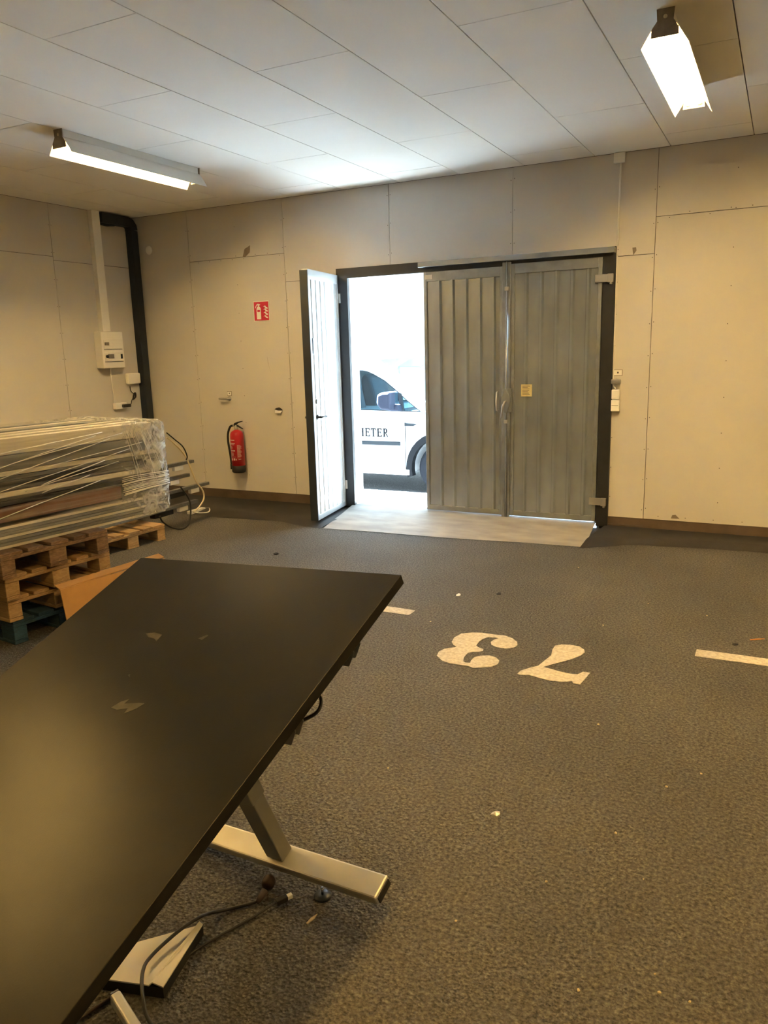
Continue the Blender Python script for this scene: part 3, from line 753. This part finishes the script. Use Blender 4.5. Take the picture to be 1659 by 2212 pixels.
pallet('weathered brown pallet, topmost of the stack under the wrapped load', (-3.690,3.400), .432, 'pal1')
pallet('pale wooden pallet, second from the top of the stack', (-3.741,3.446), .288, 'pal2')
pallet('pale wooden pallet resting directly on the blue pallet', (-3.782,3.475), .144, 'pal2')
pallet('blue painted pallet at the bottom of the stack', (-3.795,3.50), 0, 'pal4')
pallet('wooden pallet on the floor under the stacked desk frames', (-4.862,5.14), 0, 'pal2')

# cardboard leaning on the pallets
g0 = Vector((-3.675,2.985,0))
dl = Vector((.11,.994,0)).normalized(); ol = Vector((.994,-.11,0))
cbz = .305
cb = thing('cardboard_sheet', 'tan cardboard sheet with a folded lip leaning on the pallets', 'cardboard', g0)
MB().prism([g0+ol*.05, g0+ol*.05+dl*.78, g0+dl*.78+Vector((0,0,cbz)), g0+Vector((0,0,cbz))], ol*.006).build('panel', M['card'], cb)
MB().prism([g0+Vector((0,0,cbz)), g0+dl*.78+Vector((0,0,cbz+.006)), g0+dl*.78+ol*-.05+Vector((0,0,cbz+.022)), g0+ol*-.045+Vector((0,0,cbz+.016))], (0,0,.005)).build('lip', M['card'], cb)

# ------------------------------------------------------------------ wrapped load on the pallets
ld = thing('wrapped_load', 'long bundle of steel shelf parts wrapped in clear stretch film', 'bundle', (-3.715,3.99,.5765), RZ, local=True)
LX = -2.05
def lpart(name, a, b_, m, bev=0):
    return MB().box(a, b_).build(name, M[m], ld, bevel=bev)
z = .002
for i in range(7):                      # flat sheets at the bottom
    lpart('sheet_panel', (LX+.02*rnd(),.006+.006*rnd(),z), (-.02-.03*rnd(),.79,z+.015), 'frame_grey' if i % 3 else 'frame_highlit'); z += .0185
z0s = z
lpart('wooden_batten', (LX+.1,.004,z0s+.02), (-.38,.09,z0s+.098), 'batten', .003)
lpart('sheet_panel', (LX,.1,z0s), (-.03,.79,z0s+.1), 'frame_grey')
lpart('dark_channel', (-.36,.03,z0s+.005), (-.03,.095,z0s+.10), 'frame_grey')
z = z0s+.104
hs = [.030,.024,.034,.022,.036,.026,.03]
for i, h in enumerate(hs):
    yo = .01+.035*rnd(); e = -.04-.10*rnd()*(i % 2)
    m = ('frame_dark','frame_grey','frame_highlit','frame_grey','frame_dark','frame_grey','frame_highlit')[i]
    lpart('shelf_rail', (LX+.05*rnd(),yo,z), (e,yo+.06,z+h-.003), m, .003)
    lpart('sheet_panel', (LX+.03,yo+.07,z), (-.05,.78,z+h-.004), 'frame_grey')
    z += h
zt = z
# top layer: rails side by side with dark gaps
for i, (y0, y1, m) in enumerate(((.01,.075,'frame_highlit'),(.16,.225,'frame_highlit'),(.31,.37,'frame_highlit'),(.45,.52,'frame_grey'),(.60,.66,'frame_highlit'),(.72,.785,'frame_grey'))):
    lpart('top_rail', (LX+.04*rnd(),y0,zt+.09), (-.05-.05*rnd(),y1,.618), m, .003)
for i, (y0, y1) in enumerate(((.012,.06),(.09,.15),(.24,.30),(.38,.44),(.53,.59),(.67,.77))):
    lpart('shelf_rail', (LX+.04*rnd(),y0,zt+.002), (-.05,y1,zt+.085), 'frame_grey' if i != 1 else 'frame_dark', .003)
# stretch film
def film_mat():
    m = bpy.data.materials.new('stretch_film'); m.use_nodes = True
    nt = m.node_tree; N = nt.nodes; Lk = nt.links; b = N['Principled BSDF']
    b.inputs['Base Color'].default_value = (.80,.80,.78,1); b.inputs['Roughness'].default_value = .16; b.inputs['Specular IOR Level'].default_value = .9
    tc = N.new('ShaderNodeTexCoord'); mp = N.new('ShaderNodeMapping'); mp.inputs['Scale'].default_value = (1.6,34,34); mp.inputs['Rotation'].default_value = (0,math.radians(4),0)
    Lk.new(tc.outputs['Object'], mp.inputs['Vector'])
    n = N.new('ShaderNodeTexNoise'); n.inputs['Scale'].default_value = 1; n.inputs['Detail'].default_value = 5; n.inputs['Distortion'].default_value = .5
    Lk.new(mp.outputs['Vector'], n.inputs['Vector'])
    n2 = N.new('ShaderNodeTexNoise'); n2.inputs['Scale'].default_value = 13; n2.inputs['Detail'].default_value = 6; n2.inputs['Distortion'].default_value = 1.5
    Lk.new(tc.outputs['Object'], n2.inputs['Vector'])
    sx = N.new('ShaderNodeSeparateXYZ'); Lk.new(tc.outputs['Object'], sx.inputs[0])
    mr = N.new('ShaderNodeMapRange'); mr.inputs['From Min'].default_value = -.50; mr.inputs['From Max'].default_value = -.12
    Lk.new(sx.outputs['X'], mr.inputs['Value'])
    r = N.new('ShaderNodeMapRange'); r.inputs['From Min'].default_value = .42; r.inputs['From Max'].default_value = .75; r.inputs['To Min'].default_value = .0; r.inputs['To Max'].default_value = .30
    Lk.new(n.outputs['Fac'], r.inputs['Value'])
    r3 = N.new('ShaderNodeMapRange'); r3.inputs['From Min'].default_value = .35; r3.inputs['From Max'].default_value = .7; r3.inputs['To Min'].default_value = .10; r3.inputs['To Max'].default_value = .78  # film bunched denser at the end; reflected daylight there put into its opacity
    Lk.new(n2.outputs['Fac'], r3.inputs['Value'])
    mx = N.new('ShaderNodeMix'); Lk.new(mr.outputs['Result'], mx.inputs['Factor']); Lk.new(r.outputs['Result'], mx.inputs['A']); Lk.new(r3.outputs['Result'], mx.inputs['B'])
    Lk.new(mx.outputs['Result'], b.inputs['Alpha'])
    ad = N.new('ShaderNodeMix'); Lk.new(mr.outputs['Result'], ad.inputs['Factor']); Lk.new(n.outputs['Fac'], ad.inputs['A']); Lk.new(n2.outputs['Fac'], ad.inputs['B'])
    bp = N.new('ShaderNodeBump'); bp.inputs['Strength'].default_value = .7; bp.inputs['Distance'].default_value = .03
    Lk.new(ad.outputs['Result'], bp.inputs['Height']); Lk.new(bp.outputs['Normal'], b.inputs['Normal'])
    return m
from mathutils import noise as mnoise
def rrect(y0, y1, z0, z1, r, n):
    pts = []
    for cx, cz, a0 in ((y1-r,z1-r,0),(y0+r,z1-r,90),(y0+r,z0+r,180),(y1-r,z0+r,270)):
        for k in range(n+1):
            a = math.radians(a0+90*k/n); pts.append((cx+r*math.cos(a), cz+r*math.sin(a)))
    out = []
    for i in range(len(pts)):
        a, b_ = pts[i], pts[(i+1) % len(pts)]
        m = max(1, int(math.hypot(b_[0]-a[0], b_[1]-a[1])/.03))
        for k in range(m): out.append((a[0]+(b_[0]-a[0])*k/m, a[1]+(b_[1]-a[1])*k/m))
    return out
vs = []; fs = []
xs = [LX-.02+(-.06-LX+.02)*i/60 for i in range(61)]+[-.03,-.005,.012,.02]
ring = rrect(-.012,.812,-.0,.634,.03,4); nr = len(ring)
for x in xs:
    e = max(0, (x+.07)/.09); sh = 1-.06*e*e
    for (y, zz) in ring:
        p = Vector((x*3,y*14,zz*14)); dn = mnoise.noise(p)*.006+(mnoise.noise(Vector((x*16,y*16,zz*16)))*.010 if x > -.4 else 0)
        yy = .4+(y-.4)*sh; z2 = .317+(zz-.317)*sh
        if zz > .6: z2 -= .0*e
        nv = Vector((y-.4, zz-.317)); nv.normalize()
        z2 = max(.001, z2+nv.y*dn)
        vs.append((x, yy+nv.x*abs(dn)*.8, z2))
for i in range(len(xs)-1):
    for k in range(nr):
        k2 = (k+1) % nr; fs.append((i*nr+k, i*nr+k2, (i+1)*nr+k2, (i+1)*nr+k))
fs.append(tuple((len(xs)-1)*nr+k for k in range(nr))); fs.append(tuple(range(nr-1,-1,-1)))
MB().add(vs, fs, True).build('stretch_film', film_mat(), ld)
# stretched film strands across the side
def strand(x0, z0, x1, z1, r=.003):
    n = 6; pts = []
    for i in range(n+1):
        t = i/n; pts.append(Vector((x0+(x1-x0)*t, -.020-.004*math.sin(t*3.1)-.003*rnd(), z0+(z1-z0)*t+.003*math.sin(t*5))))
    MB().tube(pts, r, 6).build('film_strand', M['strand'], ld)
for i in range(12): strand(-.37-.02*rnd(), .168+.010*i+.006*rnd(), .0, .192+.0075*i+.010*rnd(), .0014+.0032*rnd())
for a in ((-1.25,.45,-.55,.58),(-1.3,.38,-.45,.55),(-.95,.33,-.5,.42),(-1.05,.31,-.40,.40),(-1.4,.30,-.3,.47),(-1.0,.42,-.2,.50),(-1.35,.16,-.55,.30),(-.95,.285,-.62,.345),(-1.1,.48,-.35,.575),(-1.4,.52,-.5,.595)): strand(*a, r=.0022+.0015*rnd())
for i in range(9): strand(-.34+.026*i+.02*rnd(), .585-.02*rnd(), -.26+.03*i+.03*rnd(), .40-.22*rnd(), .0010+.0014*rnd())

# ------------------------------------------------------------------ stacked desk frames behind the load
def stack_frame(z, y1, label, xo, yl=1.7):
    t = thing('steel_underframe', label, 'desk frame', (-5.3, y1-.8, z), group='dismantled desk frames on the rear pallet')
    x0 = -5.02+xo
    MB().box((x0-.05,y1-yl,z),(x0,y1,z+.03)).build('rail', M['frame_grey'], t, bevel=.003)
    MB().box((x0-.60,y1-yl,z),(x0-.55,y1-.12,z+.03)).build('rail', M['frame_grey'], t, bevel=.003)
    MB().box((x0-.55,y1-.75,z+.002),(x0-.05,y1-.68,z+.05)).build('cross_arm', M['frame_grey'], t, bevel=.003)
    MB().box((x0-.55,y1-1.5,z+.002),(x0-.05,y1-1.43,z+.05)).build('cross_arm', M['frame_grey'], t, bevel=.003)
    MB().box((x0-.12,y1-.55,z-.06),(x0-.055,y1-.30,z-.002)).build('motor_box', M['frame_dark'], t, bevel=.004)
    MB().box((x0-.045,y1-.27,z-.045),(x0-.005,y1-.15,z-.002)).build('plug_box', M['white'], t, bevel=.004)
    return t
stack_frame(.146+.06, 5.80, 'dismantled grey desk frame lying on the rear pallet', .0)
stack_frame(.352, 5.98, 'dismantled grey desk frame sticking out furthest behind the load', .0)
stack_frame(.47, 5.74, 'dismantled grey desk frame, second from the top of its stack', -.03)
stack_frame(.60, 5.78, 'dismantled grey desk frame, topmost of its stack', .0)
for (zz, zt_) in ((.236,.352-.06),(.382,.47-.06),(.5,.60-.06)): pass
def wl(x, y, X=-4.97): return L(x, y, X)
cord_obj('cream_cord', [wl(360,945),wl(376,958),wl(400,985),wl(412,1012),wl(424,1040),wl(438,1060),wl(440,1078),wl(430,1095),wl(418,1106)], .0075, 'cord_cream', 'cream cable hanging over the stacked desk frames', 'cord')
cord_obj('thin_black_cable', [wl(360,935,-4.90),wl(378,950,-4.90),wl(395,965,-4.91),wl(404,985,-4.92),wl(402,994,-4.93)], .006, 'cord', 'thin black cable looping above the stacked desk frames', 'cord')
cord_obj('looped_cord', [wl(390,1052),wl(408,1078),wl(412,1105),wl(408,1130),wl(395,1142),wl(372,1140),wl(352,1128),wl(345,1115)], .008, 'cord', 'thick black cable drooping in a loop beside the rear pallet', 'cord')
sp = thing('power_strip', 'white power strip on the tar strip by the wall', 'power strip', F(428,1102))
pa, pb = F(408,1108,.02), F(440,1099,.02); d = (pb-pa).normalized(); sd = d.cross(Vector((0,0,1)))
MB().obox((pa+pb)/2, d*((pb-pa).length/2), sd*.028, Vector((0,0,.018))).build('body', M['white'], sp, bevel=.005)
MB().tube(smooth_pts([pb, F(452,1098,.02), F(450,1106,.03), F(432,1108,.03), F(420,1106,.035)]), .006, 8).build('cord', M['cord_white'], sp)

# ------------------------------------------------------------------ wall fittings, side wall
tr = tag(MB().box((XL+.0005,6.245,1.89),(XL+.062,6.352,ZC-.001)).build('cable_trunking', M['white'], bevel=.004), 'white vertical cable trunking above the fuse box', 'trunking')
fb = thing('fuse_box', 'white plastic fuse box at the foot of the trunking', 'fuse box', (XL,6.31,1.5))
MB().box((XL+.0005,6.165,1.502),(XL+.105,6.475,1.888)).build('housing', M['white'], fb, bevel=.006)
for z0_, z1_ in ((1.705,1.80),(1.575,1.665)):
    MB().box((XL+.105,6.19,z0_),(XL+.112,6.45,z1_)).build('cover_flap', M['white'], fb, bevel=.003)
    MB().box((XL+.1055,6.19,z0_-.008),(XL+.110,6.45,z0_-.003)).build('flap_gap', M['greysteel'], fb)
MB().box((XL+.112,6.20,1.745),(XL+.122,6.255,1.775)).build('breaker', M['greysteel'], fb, bevel=.002)
MB().box((XL+.112,6.235,1.605),(XL+.124,6.31,1.65)).build('breaker', M['greysteel'], fb, bevel=.002)
MB().lathe([(.016,0),(.016,.012)], (XL+.112,6.217,1.627), (1,0,0), 12).build('knob', M['black'], fb)
MB().box((XL+.112,6.415,1.60),(XL+.118,6.438,1.65)).build('latch', M['cargrey'], fb)
MB().tube([(XL+.008,6.345,1.50),(XL+.008,6.352,1.11)], .005, 6).build('feed_wire', M['white'], fb)
so = thing('wall_socket', 'white double wall socket with black adapter below the fuse box', 'socket', (XL,6.41,1.05))
MB().box((XL+.0005,6.335,1.05),(XL+.05,6.50,1.118)).build('housing', M['white'], so, bevel=.006)
MB().box((XL+.05,6.42,1.066),(XL+.085,6.53,1.10)).build('adapter', M['black'], so, bevel=.006)
MB().tube(smooth_pts([Vector((XL+.06,6.53,1.08)),Vector((XL+.04,6.575,1.10)),Vector((XL+.03,6.60,1.135)),Vector((XL+.035,6.64,1.19)),Vector((XL+.03,6.60,1.235)),Vector((XL+.03,6.59,1.29))]), .005, 6).build('adapter_cord', M['cord'], so)
for k in range(3): MB().tube(smooth_pts([Vector((XL+.03+.006*k,6.615,1.14)),Vector((XL+.04+.006*k,6.645,1.17)),Vector((XL+.03+.006*k,6.655,1.215)),Vector((XL+.03+.006*k,6.63,1.19)),Vector((XL+.03+.006*k,6.615,1.14))]), .005, 6).build('cord_bundle', M['cord'], so)
rt = MB().box((XL+.0005,6.555,1.315),(XL+.055,6.745,1.435)).build('router_box', M['white'], bevel=.015, seg=3)
tag(rt, 'white rounded plastic box beside the dark corner duct', 'router')
du = thing('corner_duct', 'dark square duct bending down the room corner', 'duct', (XL,6.81,0))
MB().box((XL+.0005,6.762,.0),(XL+.09,6.862,2.98)).build('down_pipe', M['navy'], du, bevel=.006)
eb = []
el = [(6.812,2.98),(6.806,3.02),(6.78,3.05),(6.74,3.063),(6.36,3.063)]
vs = []; fs = []
for i, (yy, zz) in enumerate(el):
    a = el[max(i-1,0)]; b_ = el[min(i+1,len(el)-1)]; tv = Vector((b_[0]-a[0], b_[1]-a[1])).normalized(); nv = Vector((-tv.y, tv.x))
    h = .05
    for x in (XL+.0005, XL+.09):
        for s in (-1,1): vs.append((x, yy+nv.x*h*s, zz+nv.y*h*s))
for i in range(len(el)-1):
    o = i*4
    for a, b_ in ((0,1),(1,3),(3,2),(2,0)): fs.append((o+a,o+b_,o+4+b_,o+4+a))
fs += [(0,2,3,1),(16,17,19,18)]
MB().add(vs, fs).build('elbow', M['navy'], du)
MB().tube([(XL+.05,6.36,3.0),(XL+.05,6.45,2.995),(XL+.05,6.56,3.01)], .012, 8).build('stub_pipe', M['navy'], du)

# ------------------------------------------------------------------ wall fittings, back wall
tag(MB().lathe([(.046,0),(.046,.004),(.04,.008)], W(322,541)+Vector((0,.0,0)), (0,-1,0), 24).build('cover_disc', M['white']), 'round blank cover disc high on the wall near the corner', 'cover plate')
def peg(px, py, label, tpx, tpy, tlabel, left=True):
    p = W(px, py); t = thing('wall_hook', label, 'hook', (p.x, YB, p.z))
    sgn = -1 if left else 1
    MB().lathe([(.024,0),(.024,.008),(.015,.012),(.013,.05)], (p.x+.02,YB-.0005,p.z), (0,-1,0), 16).build('rose', M['steel'], t)
    MB().tube([(p.x+.02,YB-.05,p.z),(p.x+.02+sgn*.03,YB-.058,p.z+.002),(p.x+.02+sgn*.10,YB-.058,p.z+.003)], .011, 10).build('lever', M['steel'], t)
    q = W(tpx, tpy); s = thing('sign_tag', tlabel, 'sign', (q.x, YB, q.z))
    MB().box((q.x-.029,YB-.004,q.z-.024),(q.x+.029,YB-.0005,q.z+.024)).build('rim', M['scuff'], s)
    MB().box((q.x-.025,YB-.005,q.z-.020),(q.x+.025,YB-.0035,q.z+.020)).build('face', M['signwhite'], s)
    MB().box((q.x-.005,YB-.006,q.z-.003),(q.x+.006,YB-.0045,q.z+.008)).build('mark', M['print'], s)
peg(493,861,'steel lever hook above the fire extinguisher',496,850,'small framed tag above the lever hook by the extinguisher')
p = W(1332,824)
wh = thing('wall_hook', 'steel lever hook beside the hinge post', 'hook', (p.x, YB, p.z))
MB().lathe([(.024,0),(.024,.008),(.015,.012),(.013,.05)], (p.x,YB-.0005,p.z), (0,-1,0), 16).build('rose', M['steel'], wh)
MB().box((p.x-.035,YB-.065,p.z-.020),(p.x+.045,YB-.045,p.z+.022)).build('lever', M['steel'], wh, bevel=.008)
q_ = W(1335,805); s_ = thing('sign_tag', 'small framed tag above the switches by the hinge post', 'sign', (q_.x, YB, q_.z))
MB().box((q_.x-.037,YB-.004,q_.z-.026),(q_.x+.037,YB-.0005,q_.z+.026)).build('rim', M['scuff'], s_)
MB().box((q_.x-.033,YB-.005,q_.z-.022),(q_.x+.033,YB-.0035,q_.z+.022)).build('face', M['signwhite'], s_)
MB().box((q_.x-.006,YB-.006,q_.z-.006),(q_.x+.006,YB-.0045,q_.z+.008)).build('mark', M['print'], s_)
p = W(1331,851); sw = thing('light_switch', 'cream surface light switch, upper of two by the hinge post', 'switch', (p.x, YB, p.z))
MB().box((p.x-.032,YB-.04,p.z-.042),(p.x+.032,YB-.0005,p.z+.038)).build('housing', M['white'], sw, bevel=.005)
MB().box((p.x-.024,YB-.044,p.z-.03),(p.x+.024,YB-.039,p.z+.03)).build('rocker', M['white'], sw, bevel=.003)
p = W(1328,875); sw = thing('light_switch', 'cream square socket box, lower of two by the hinge post', 'switch', (p.x, YB, p.z))
MB().box((p.x-.024+.0,YB-.052,p.z-.050),(p.x+.044,YB-.0005,p.z+.048)).build('housing', M['white'], sw, bevel=.006)
MB().box((p.x-.018,YB-.054,p.z-.002),(p.x+.038,YB-.051,p.z+.002)).build('lid_line', M['scuff'], sw)
p = W(1340,338); jb = thing('junction_box', 'white junction box under the ceiling with cable running down', 'junction box', (p.x, YB, p.z))
MB().box((p.x-.046,YB-.035,p.z-.052),(p.x+.046,YB-.0005,p.z+.026)).build('housing', M['white'], jb, bevel=.004)
MB().tube([(p.x+.008,YB-.008,p.z-.05),(p.x+.003,YB-.008,2.41)], .008, 8).build('cable', M['white'], jb)
MB().tube(smooth_pts([Vector((-1.297,YB-.008,2.34)),Vector((-1.298,YB-.008,1.6)),Vector((-1.296,YB-.008,1.33)),Vector((-1.292,YB-.02,1.28)),Vector((-1.272,YB-.025,1.24))]), .006, 8).build('cable', M['white'], jb)
# torn hole and scuffs in the boards
p = W(602,886)
MB().prism([(p.x-.055,YB-.0008,p.z+.01),(p.x-.03,YB-.0008,p.z+.022),(p.x+.01,YB-.0008,p.z+.03),(p.x+.045,YB-.0008,p.z+.012),(p.x+.05,YB-.0008,p.z-.005),(p.x-.02,YB-.0008,p.z-.002)], (0,.001,0)).build('torn_hole', M['print'], wall_back)
MB().add([(p.x-.045,YB-.001,p.z+.003),(p.x+.048,YB-.001,p.z-.003),(p.x+.04,YB-.03,p.z-.03),(p.x-.025,YB-.035,p.z-.028),(p.x+.005,YB-.018,p.z-.006)], [(0,4,3),(4,1,2),(4,2,3)]).build('torn_flap', M['signwhite'], wall_back)
for px in ([(524,556),(528,538),(540,530),(539,545),(530,555)], [(1366,535),(1374,534),(1375,541),(1368,551),(1367,545)], [(1449,1120),(1452,1113),(1459,1112),(1466,1119),(1468,1121)], [(577,770),(579,785),(585,804),(580,788)]):
    MB().prism([W(x,y,YB-.0008) for x, y in px], (0,.001,0)).build('scuff_mark', M['scuff'], wall_back)

# fire sign
sg = thing('fire_sign', 'red fire extinguisher pictogram sign on the wall', 'sign', (-4.91,YB,1.95))
sx0, sx1, sz0, sz1 = -5.012, -4.812, 1.945, 2.150
MB().box((sx0,YB-.004,sz0),(sx1,YB-.0005,sz1)).build('plate', M['signwhite'], sg)
MB().box((sx0+.008,YB-.0048,sz0+.008),(sx1-.008,YB-.0039,sz1-.008)).build('red_field', M['signred'], sg)
def sp_(u, v): return Vector((sx0+(sx1-sx0)*u, YB-.0056, sz0+(sz1-sz0)*v))
MB().prism([sp_(u,v) for u, v in ((.20,.10),(.47,.10),(.47,.62),(.43,.70),(.37,.74),(.37,.78),(.44,.80),(.44,.84),(.36,.86),(.30,.88),(.22,.84),(.13,.72),(.12,.64),(.155,.66),(.22,.78),(.30,.80),(.30,.74),(.24,.70),(.20,.62))], (0,.001,0)).build('extinguisher_symbol', M['signwhite'], sg)
MB().prism([sp_(u,v)-Vector((0,.0006,0)) for u, v in ((.25,.46),(.42,.46),(.42,.56),(.25,.56))], (0,.0006,0)).build('symbol_label', M['signred'], sg)
for k, (v0, s) in enumerate(((.14,.9),(.30,1.0),(.46,1.0),(.60,.95))):
    fl_ = ((.62,.10),(.70,.12),(.78,.02),(.90,-.01),(.90,.07),(.82,.10),(.76,.17),(.72,.20),(.74,.14),(.68,.15))
    MB().prism([sp_(u, v0+v*s) for u, v in fl_], (0,.001,0)).build('flame_symbol', M['signwhite'], sg)

# fire extinguisher
ecx, ecy, ez = -5.268, YB-.095, .34
ex = thing('fire_extinguisher', 'red fire extinguisher with black hose hung on the wall', 'fire extinguisher', (ecx, ecy, ez))
R_ = .074
MB().lathe([(.06,0),(.072,.006),(R_+.002,.02),(R_+.002,.078),(.07,.08)], (ecx,ecy,ez), (0,0,1), 28).build('base_skirt', M['rubber'], ex)
MB().lathe([(.07,.079),(R_,.08),(R_,.40),(.070,.428),(.058,.448),(.036,.462),(.022,.468),(.02,.49)], (ecx,ecy,ez), (0,0,1), 32).build('cylinder', M['red'], ex)
MB().lathe([(.022,.468),(.022,.50),(.014,.505),(.014,.52)], (ecx,ecy,ez), (0,0,1), 14).build('valve', M['steel'], ex)
MB().prism([(ecx-.035,ecy-.008,ez+.50),(ecx-.02,ecy-.008,ez+.525),(ecx+.02,ecy-.008,ez+.52),(ecx+.085,ecy-.008,ez+.485),(ecx+.083,ecy-.008,ez+.477),(ecx+.02,ecy-.008,ez+.503)], (0,.018,0)).build('lower_handle', M['rubber'], ex, bevel=.002)
MB().prism([(ecx-.035,ecy-.008,ez+.515),(ecx-.02,ecy-.008,ez+.54),(ecx+.02,ecy-.008,ez+.555),(ecx+.085,ecy-.008,ez+.566),(ecx+.085,ecy-.008,ez+.559),(ecx+.03,ecy-.008,ez+.542),(ecx,ecy-.008,ez+.522)], (0,.018,0)).build('squeeze_lever', M['rubber'], ex, bevel=.002)
MB().tube([(ecx-.012,ecy,ez+.505),(ecx-.045,ecy-.005,ez+.515)], .009, 8).build('hose_fitting', M['steel'], ex)
MB().tube(smooth_pts([Vector((ecx-.04,ecy-.005,ez+.514)),Vector((ecx-.075,ecy-.01,ez+.50)),Vector((ecx-.105,ecy-.015,ez+.43)),Vector((ecx-.112,ecy-.015,ez+.34)),Vector((ecx-.098,ecy-.015,ez+.22)),Vector((ecx-.088,ecy-.015,ez+.12)),Vector((ecx-.086,ecy-.015,ez+.045))]), .0115, 10).build('hose', M['rubber'], ex)
MB().tube([(ecx-.086,ecy-.015,ez+.09),(ecx-.086,ecy-.015,ez+.035)], .015, 10).build('nozzle', M['rubber'], ex)
MB().box((ecx-.02,ecy+R_*.9,ez+.36),(ecx+.02,YB-.0005,ez+.44)).build('wall_bracket', M['steel'], ex)
lbp = MB()
def cyl_patch(a0, a1, z0_, z1_):
    n = max(2, int(abs(a1-a0)/8)); vs = []; fs = []
    for i in range(n+1):
        a = math.radians(a0+(a1-a0)*i/n)
        for zz in (z0_, z1_): vs.append((ecx+(R_+.0006)*math.sin(a), ecy-(R_+.0006)*math.cos(a), ez+zz))
    for i in range(n): fs.append((2*i,2*i+2,2*i+3,2*i+1))
    lbp.add(vs, fs)
cyl_patch(-42,14,.358,.366); cyl_patch(-42,16,.322,.332); cyl_patch(-42,10,.310,.316)
for z_ in (.290,.281,.272): cyl_patch(-32,-14+6*rnd(),z_,z_+.004)
for z_ in (.250,.241): cyl_patch(-36,14,z_,z_+.005)
for z_ in (.222,.213,.204,.195): cyl_patch(-32,-4+8*rnd(),z_,z_+.003)
cyl_patch(-36,20,.178,.180)
cyl_patch(-28,-14,.140,.165); cyl_patch(-4,12,.142,.165); cyl_patch(20,26,.142,.160)
for i in range(16): cyl_patch(36,58+14*rnd(),.305-.0085*i,.308-.0085*i)
cyl_patch(34,35.5,.16,.31); cyl_patch(40,62,.150,.157)
lbp.build('label_print', mat('label_print_white', (.70,.60,.55), .5, var=.1), ex)

# ------------------------------------------------------------------ litter
def scrap(px, py, s, m, name, label, cat, group=None, flat=.25, rz=None):
    p = F(px, py); n = 7; vs = []
    for i in range(n):
        a = i*math.tau/n; r = s*(.6+.6*rnd()); vs.append(Vector((p.x+r*math.cos(a), p.y+r*math.sin(a), .002+s*flat*rnd())))
    c = Vector((p.x, p.y, .003+s*flat)); vs.append(c); vs += [Vector((v.x, v.y, .0)) for v in vs[:n]]
    fs = [(i,(i+1) % n,n) for i in range(n)]+[((i+1) % n,i,n+1+i,n+1+(i+1) % n) for i in range(n)]
    return tag(MB().add(vs, fs).build(name, M[m]), label, cat, group)
scrap(1070,1760,.016,'foil','foil_scrap','crumpled silvery foil scrap on open asphalt','litter',flat=.5)
scrap(990,1286,.022,'signwhite','paper_scrap','white paper scrap on the asphalt before the ramp','litter')
scrap(1077,1284,.016,'rubber','dark_pebble','dark lump on the asphalt before the ramp','litter',flat=.7)
scrap(597,1198,.022,'rubber','dark_pebble','dark lump on the asphalt behind the desk','litter',flat=.7)
scrap(1588,1393,.014,'rubber','dark_pebble','dark lump beside the painted line','litter',flat=.6)
for (x, y) in ((1250,1226),(1400,1304),(1527,1330),(1303,1351),(930,1343),(838,1660),(1292,1565),(1515,1672),(580,1120),(1520,1120),(1330,1800),(1440,1700),(845,1282),(1250,2140),(1415,2105),(1425,2145),(1490,2165),(985,1990),(1180,1905),(1390,1900)):
    scrap(x, y, .003+.003*rnd(), 'straw', 'paper_fleck', 'tiny pale fleck of litter on the asphalt', 'litter', 'pale flecks scattered on the asphalt', flat=.4)
def splinter(px0, px1, label, m='straw', w=.004, grp=None):
    a, b_ = F(*px0,.004), F(*px1,.004); d = (b_-a); L_ = d.length; d.normalize(); sd = d.cross(Vector((0,0,1)))
    tag(MB().prism([a-sd*w*.4, a+sd*w, a.lerp(b_,.6)+sd*w*1.2, b_, a.lerp(b_,.5)-sd*w], (0,0,-.0035)).build('splinter', M[m]), label, 'litter', grp)
splinter((662,1994),(686,1973),'pale wood splinter on the asphalt near the levelling foot')
splinter((1620,1381),(1652,1379),'orange splinter near the painted line','orange',.006)

# bent edge strip on the doorway lining, and scuffs on the desk top
lining = bpy.data.objects['trim_2']
MB().prism([W(x, y, 7.052) for x, y in ((770,885),(776,930),(780,985),(784,1040),(787,1087),(780,1087),(778,1040),(772,985),(769,930))], (0,.003,0)).build('bent_strip', M['galvw'], lining)
def on_desk(x, y, c=.0006):
    r = ray(x, y); O = DP(0,0,c); return CC + r*((O-CC).dot(e3)/r.dot(e3))
smudge = mat('chalky_smudge', (.045,.040,.032), .6, var=.5, vscale=60)
for px in ([(315,1368),(335,1366),(350,1371),(345,1377),(338,1385),(333,1379),(320,1376)], [(428,1379),(447,1371),(450,1373),(436,1382)], [(240,1528),(262,1515),(280,1510),(268,1520),(300,1518),(312,1519),(296,1530),(268,1541),(276,1530),(252,1533)], [(276,1458),(281,1456),(280,1462)]):
    MB().prism([on_desk(x, y) for x, y in px], -e3*.0008).build('smudge', smudge, desk)
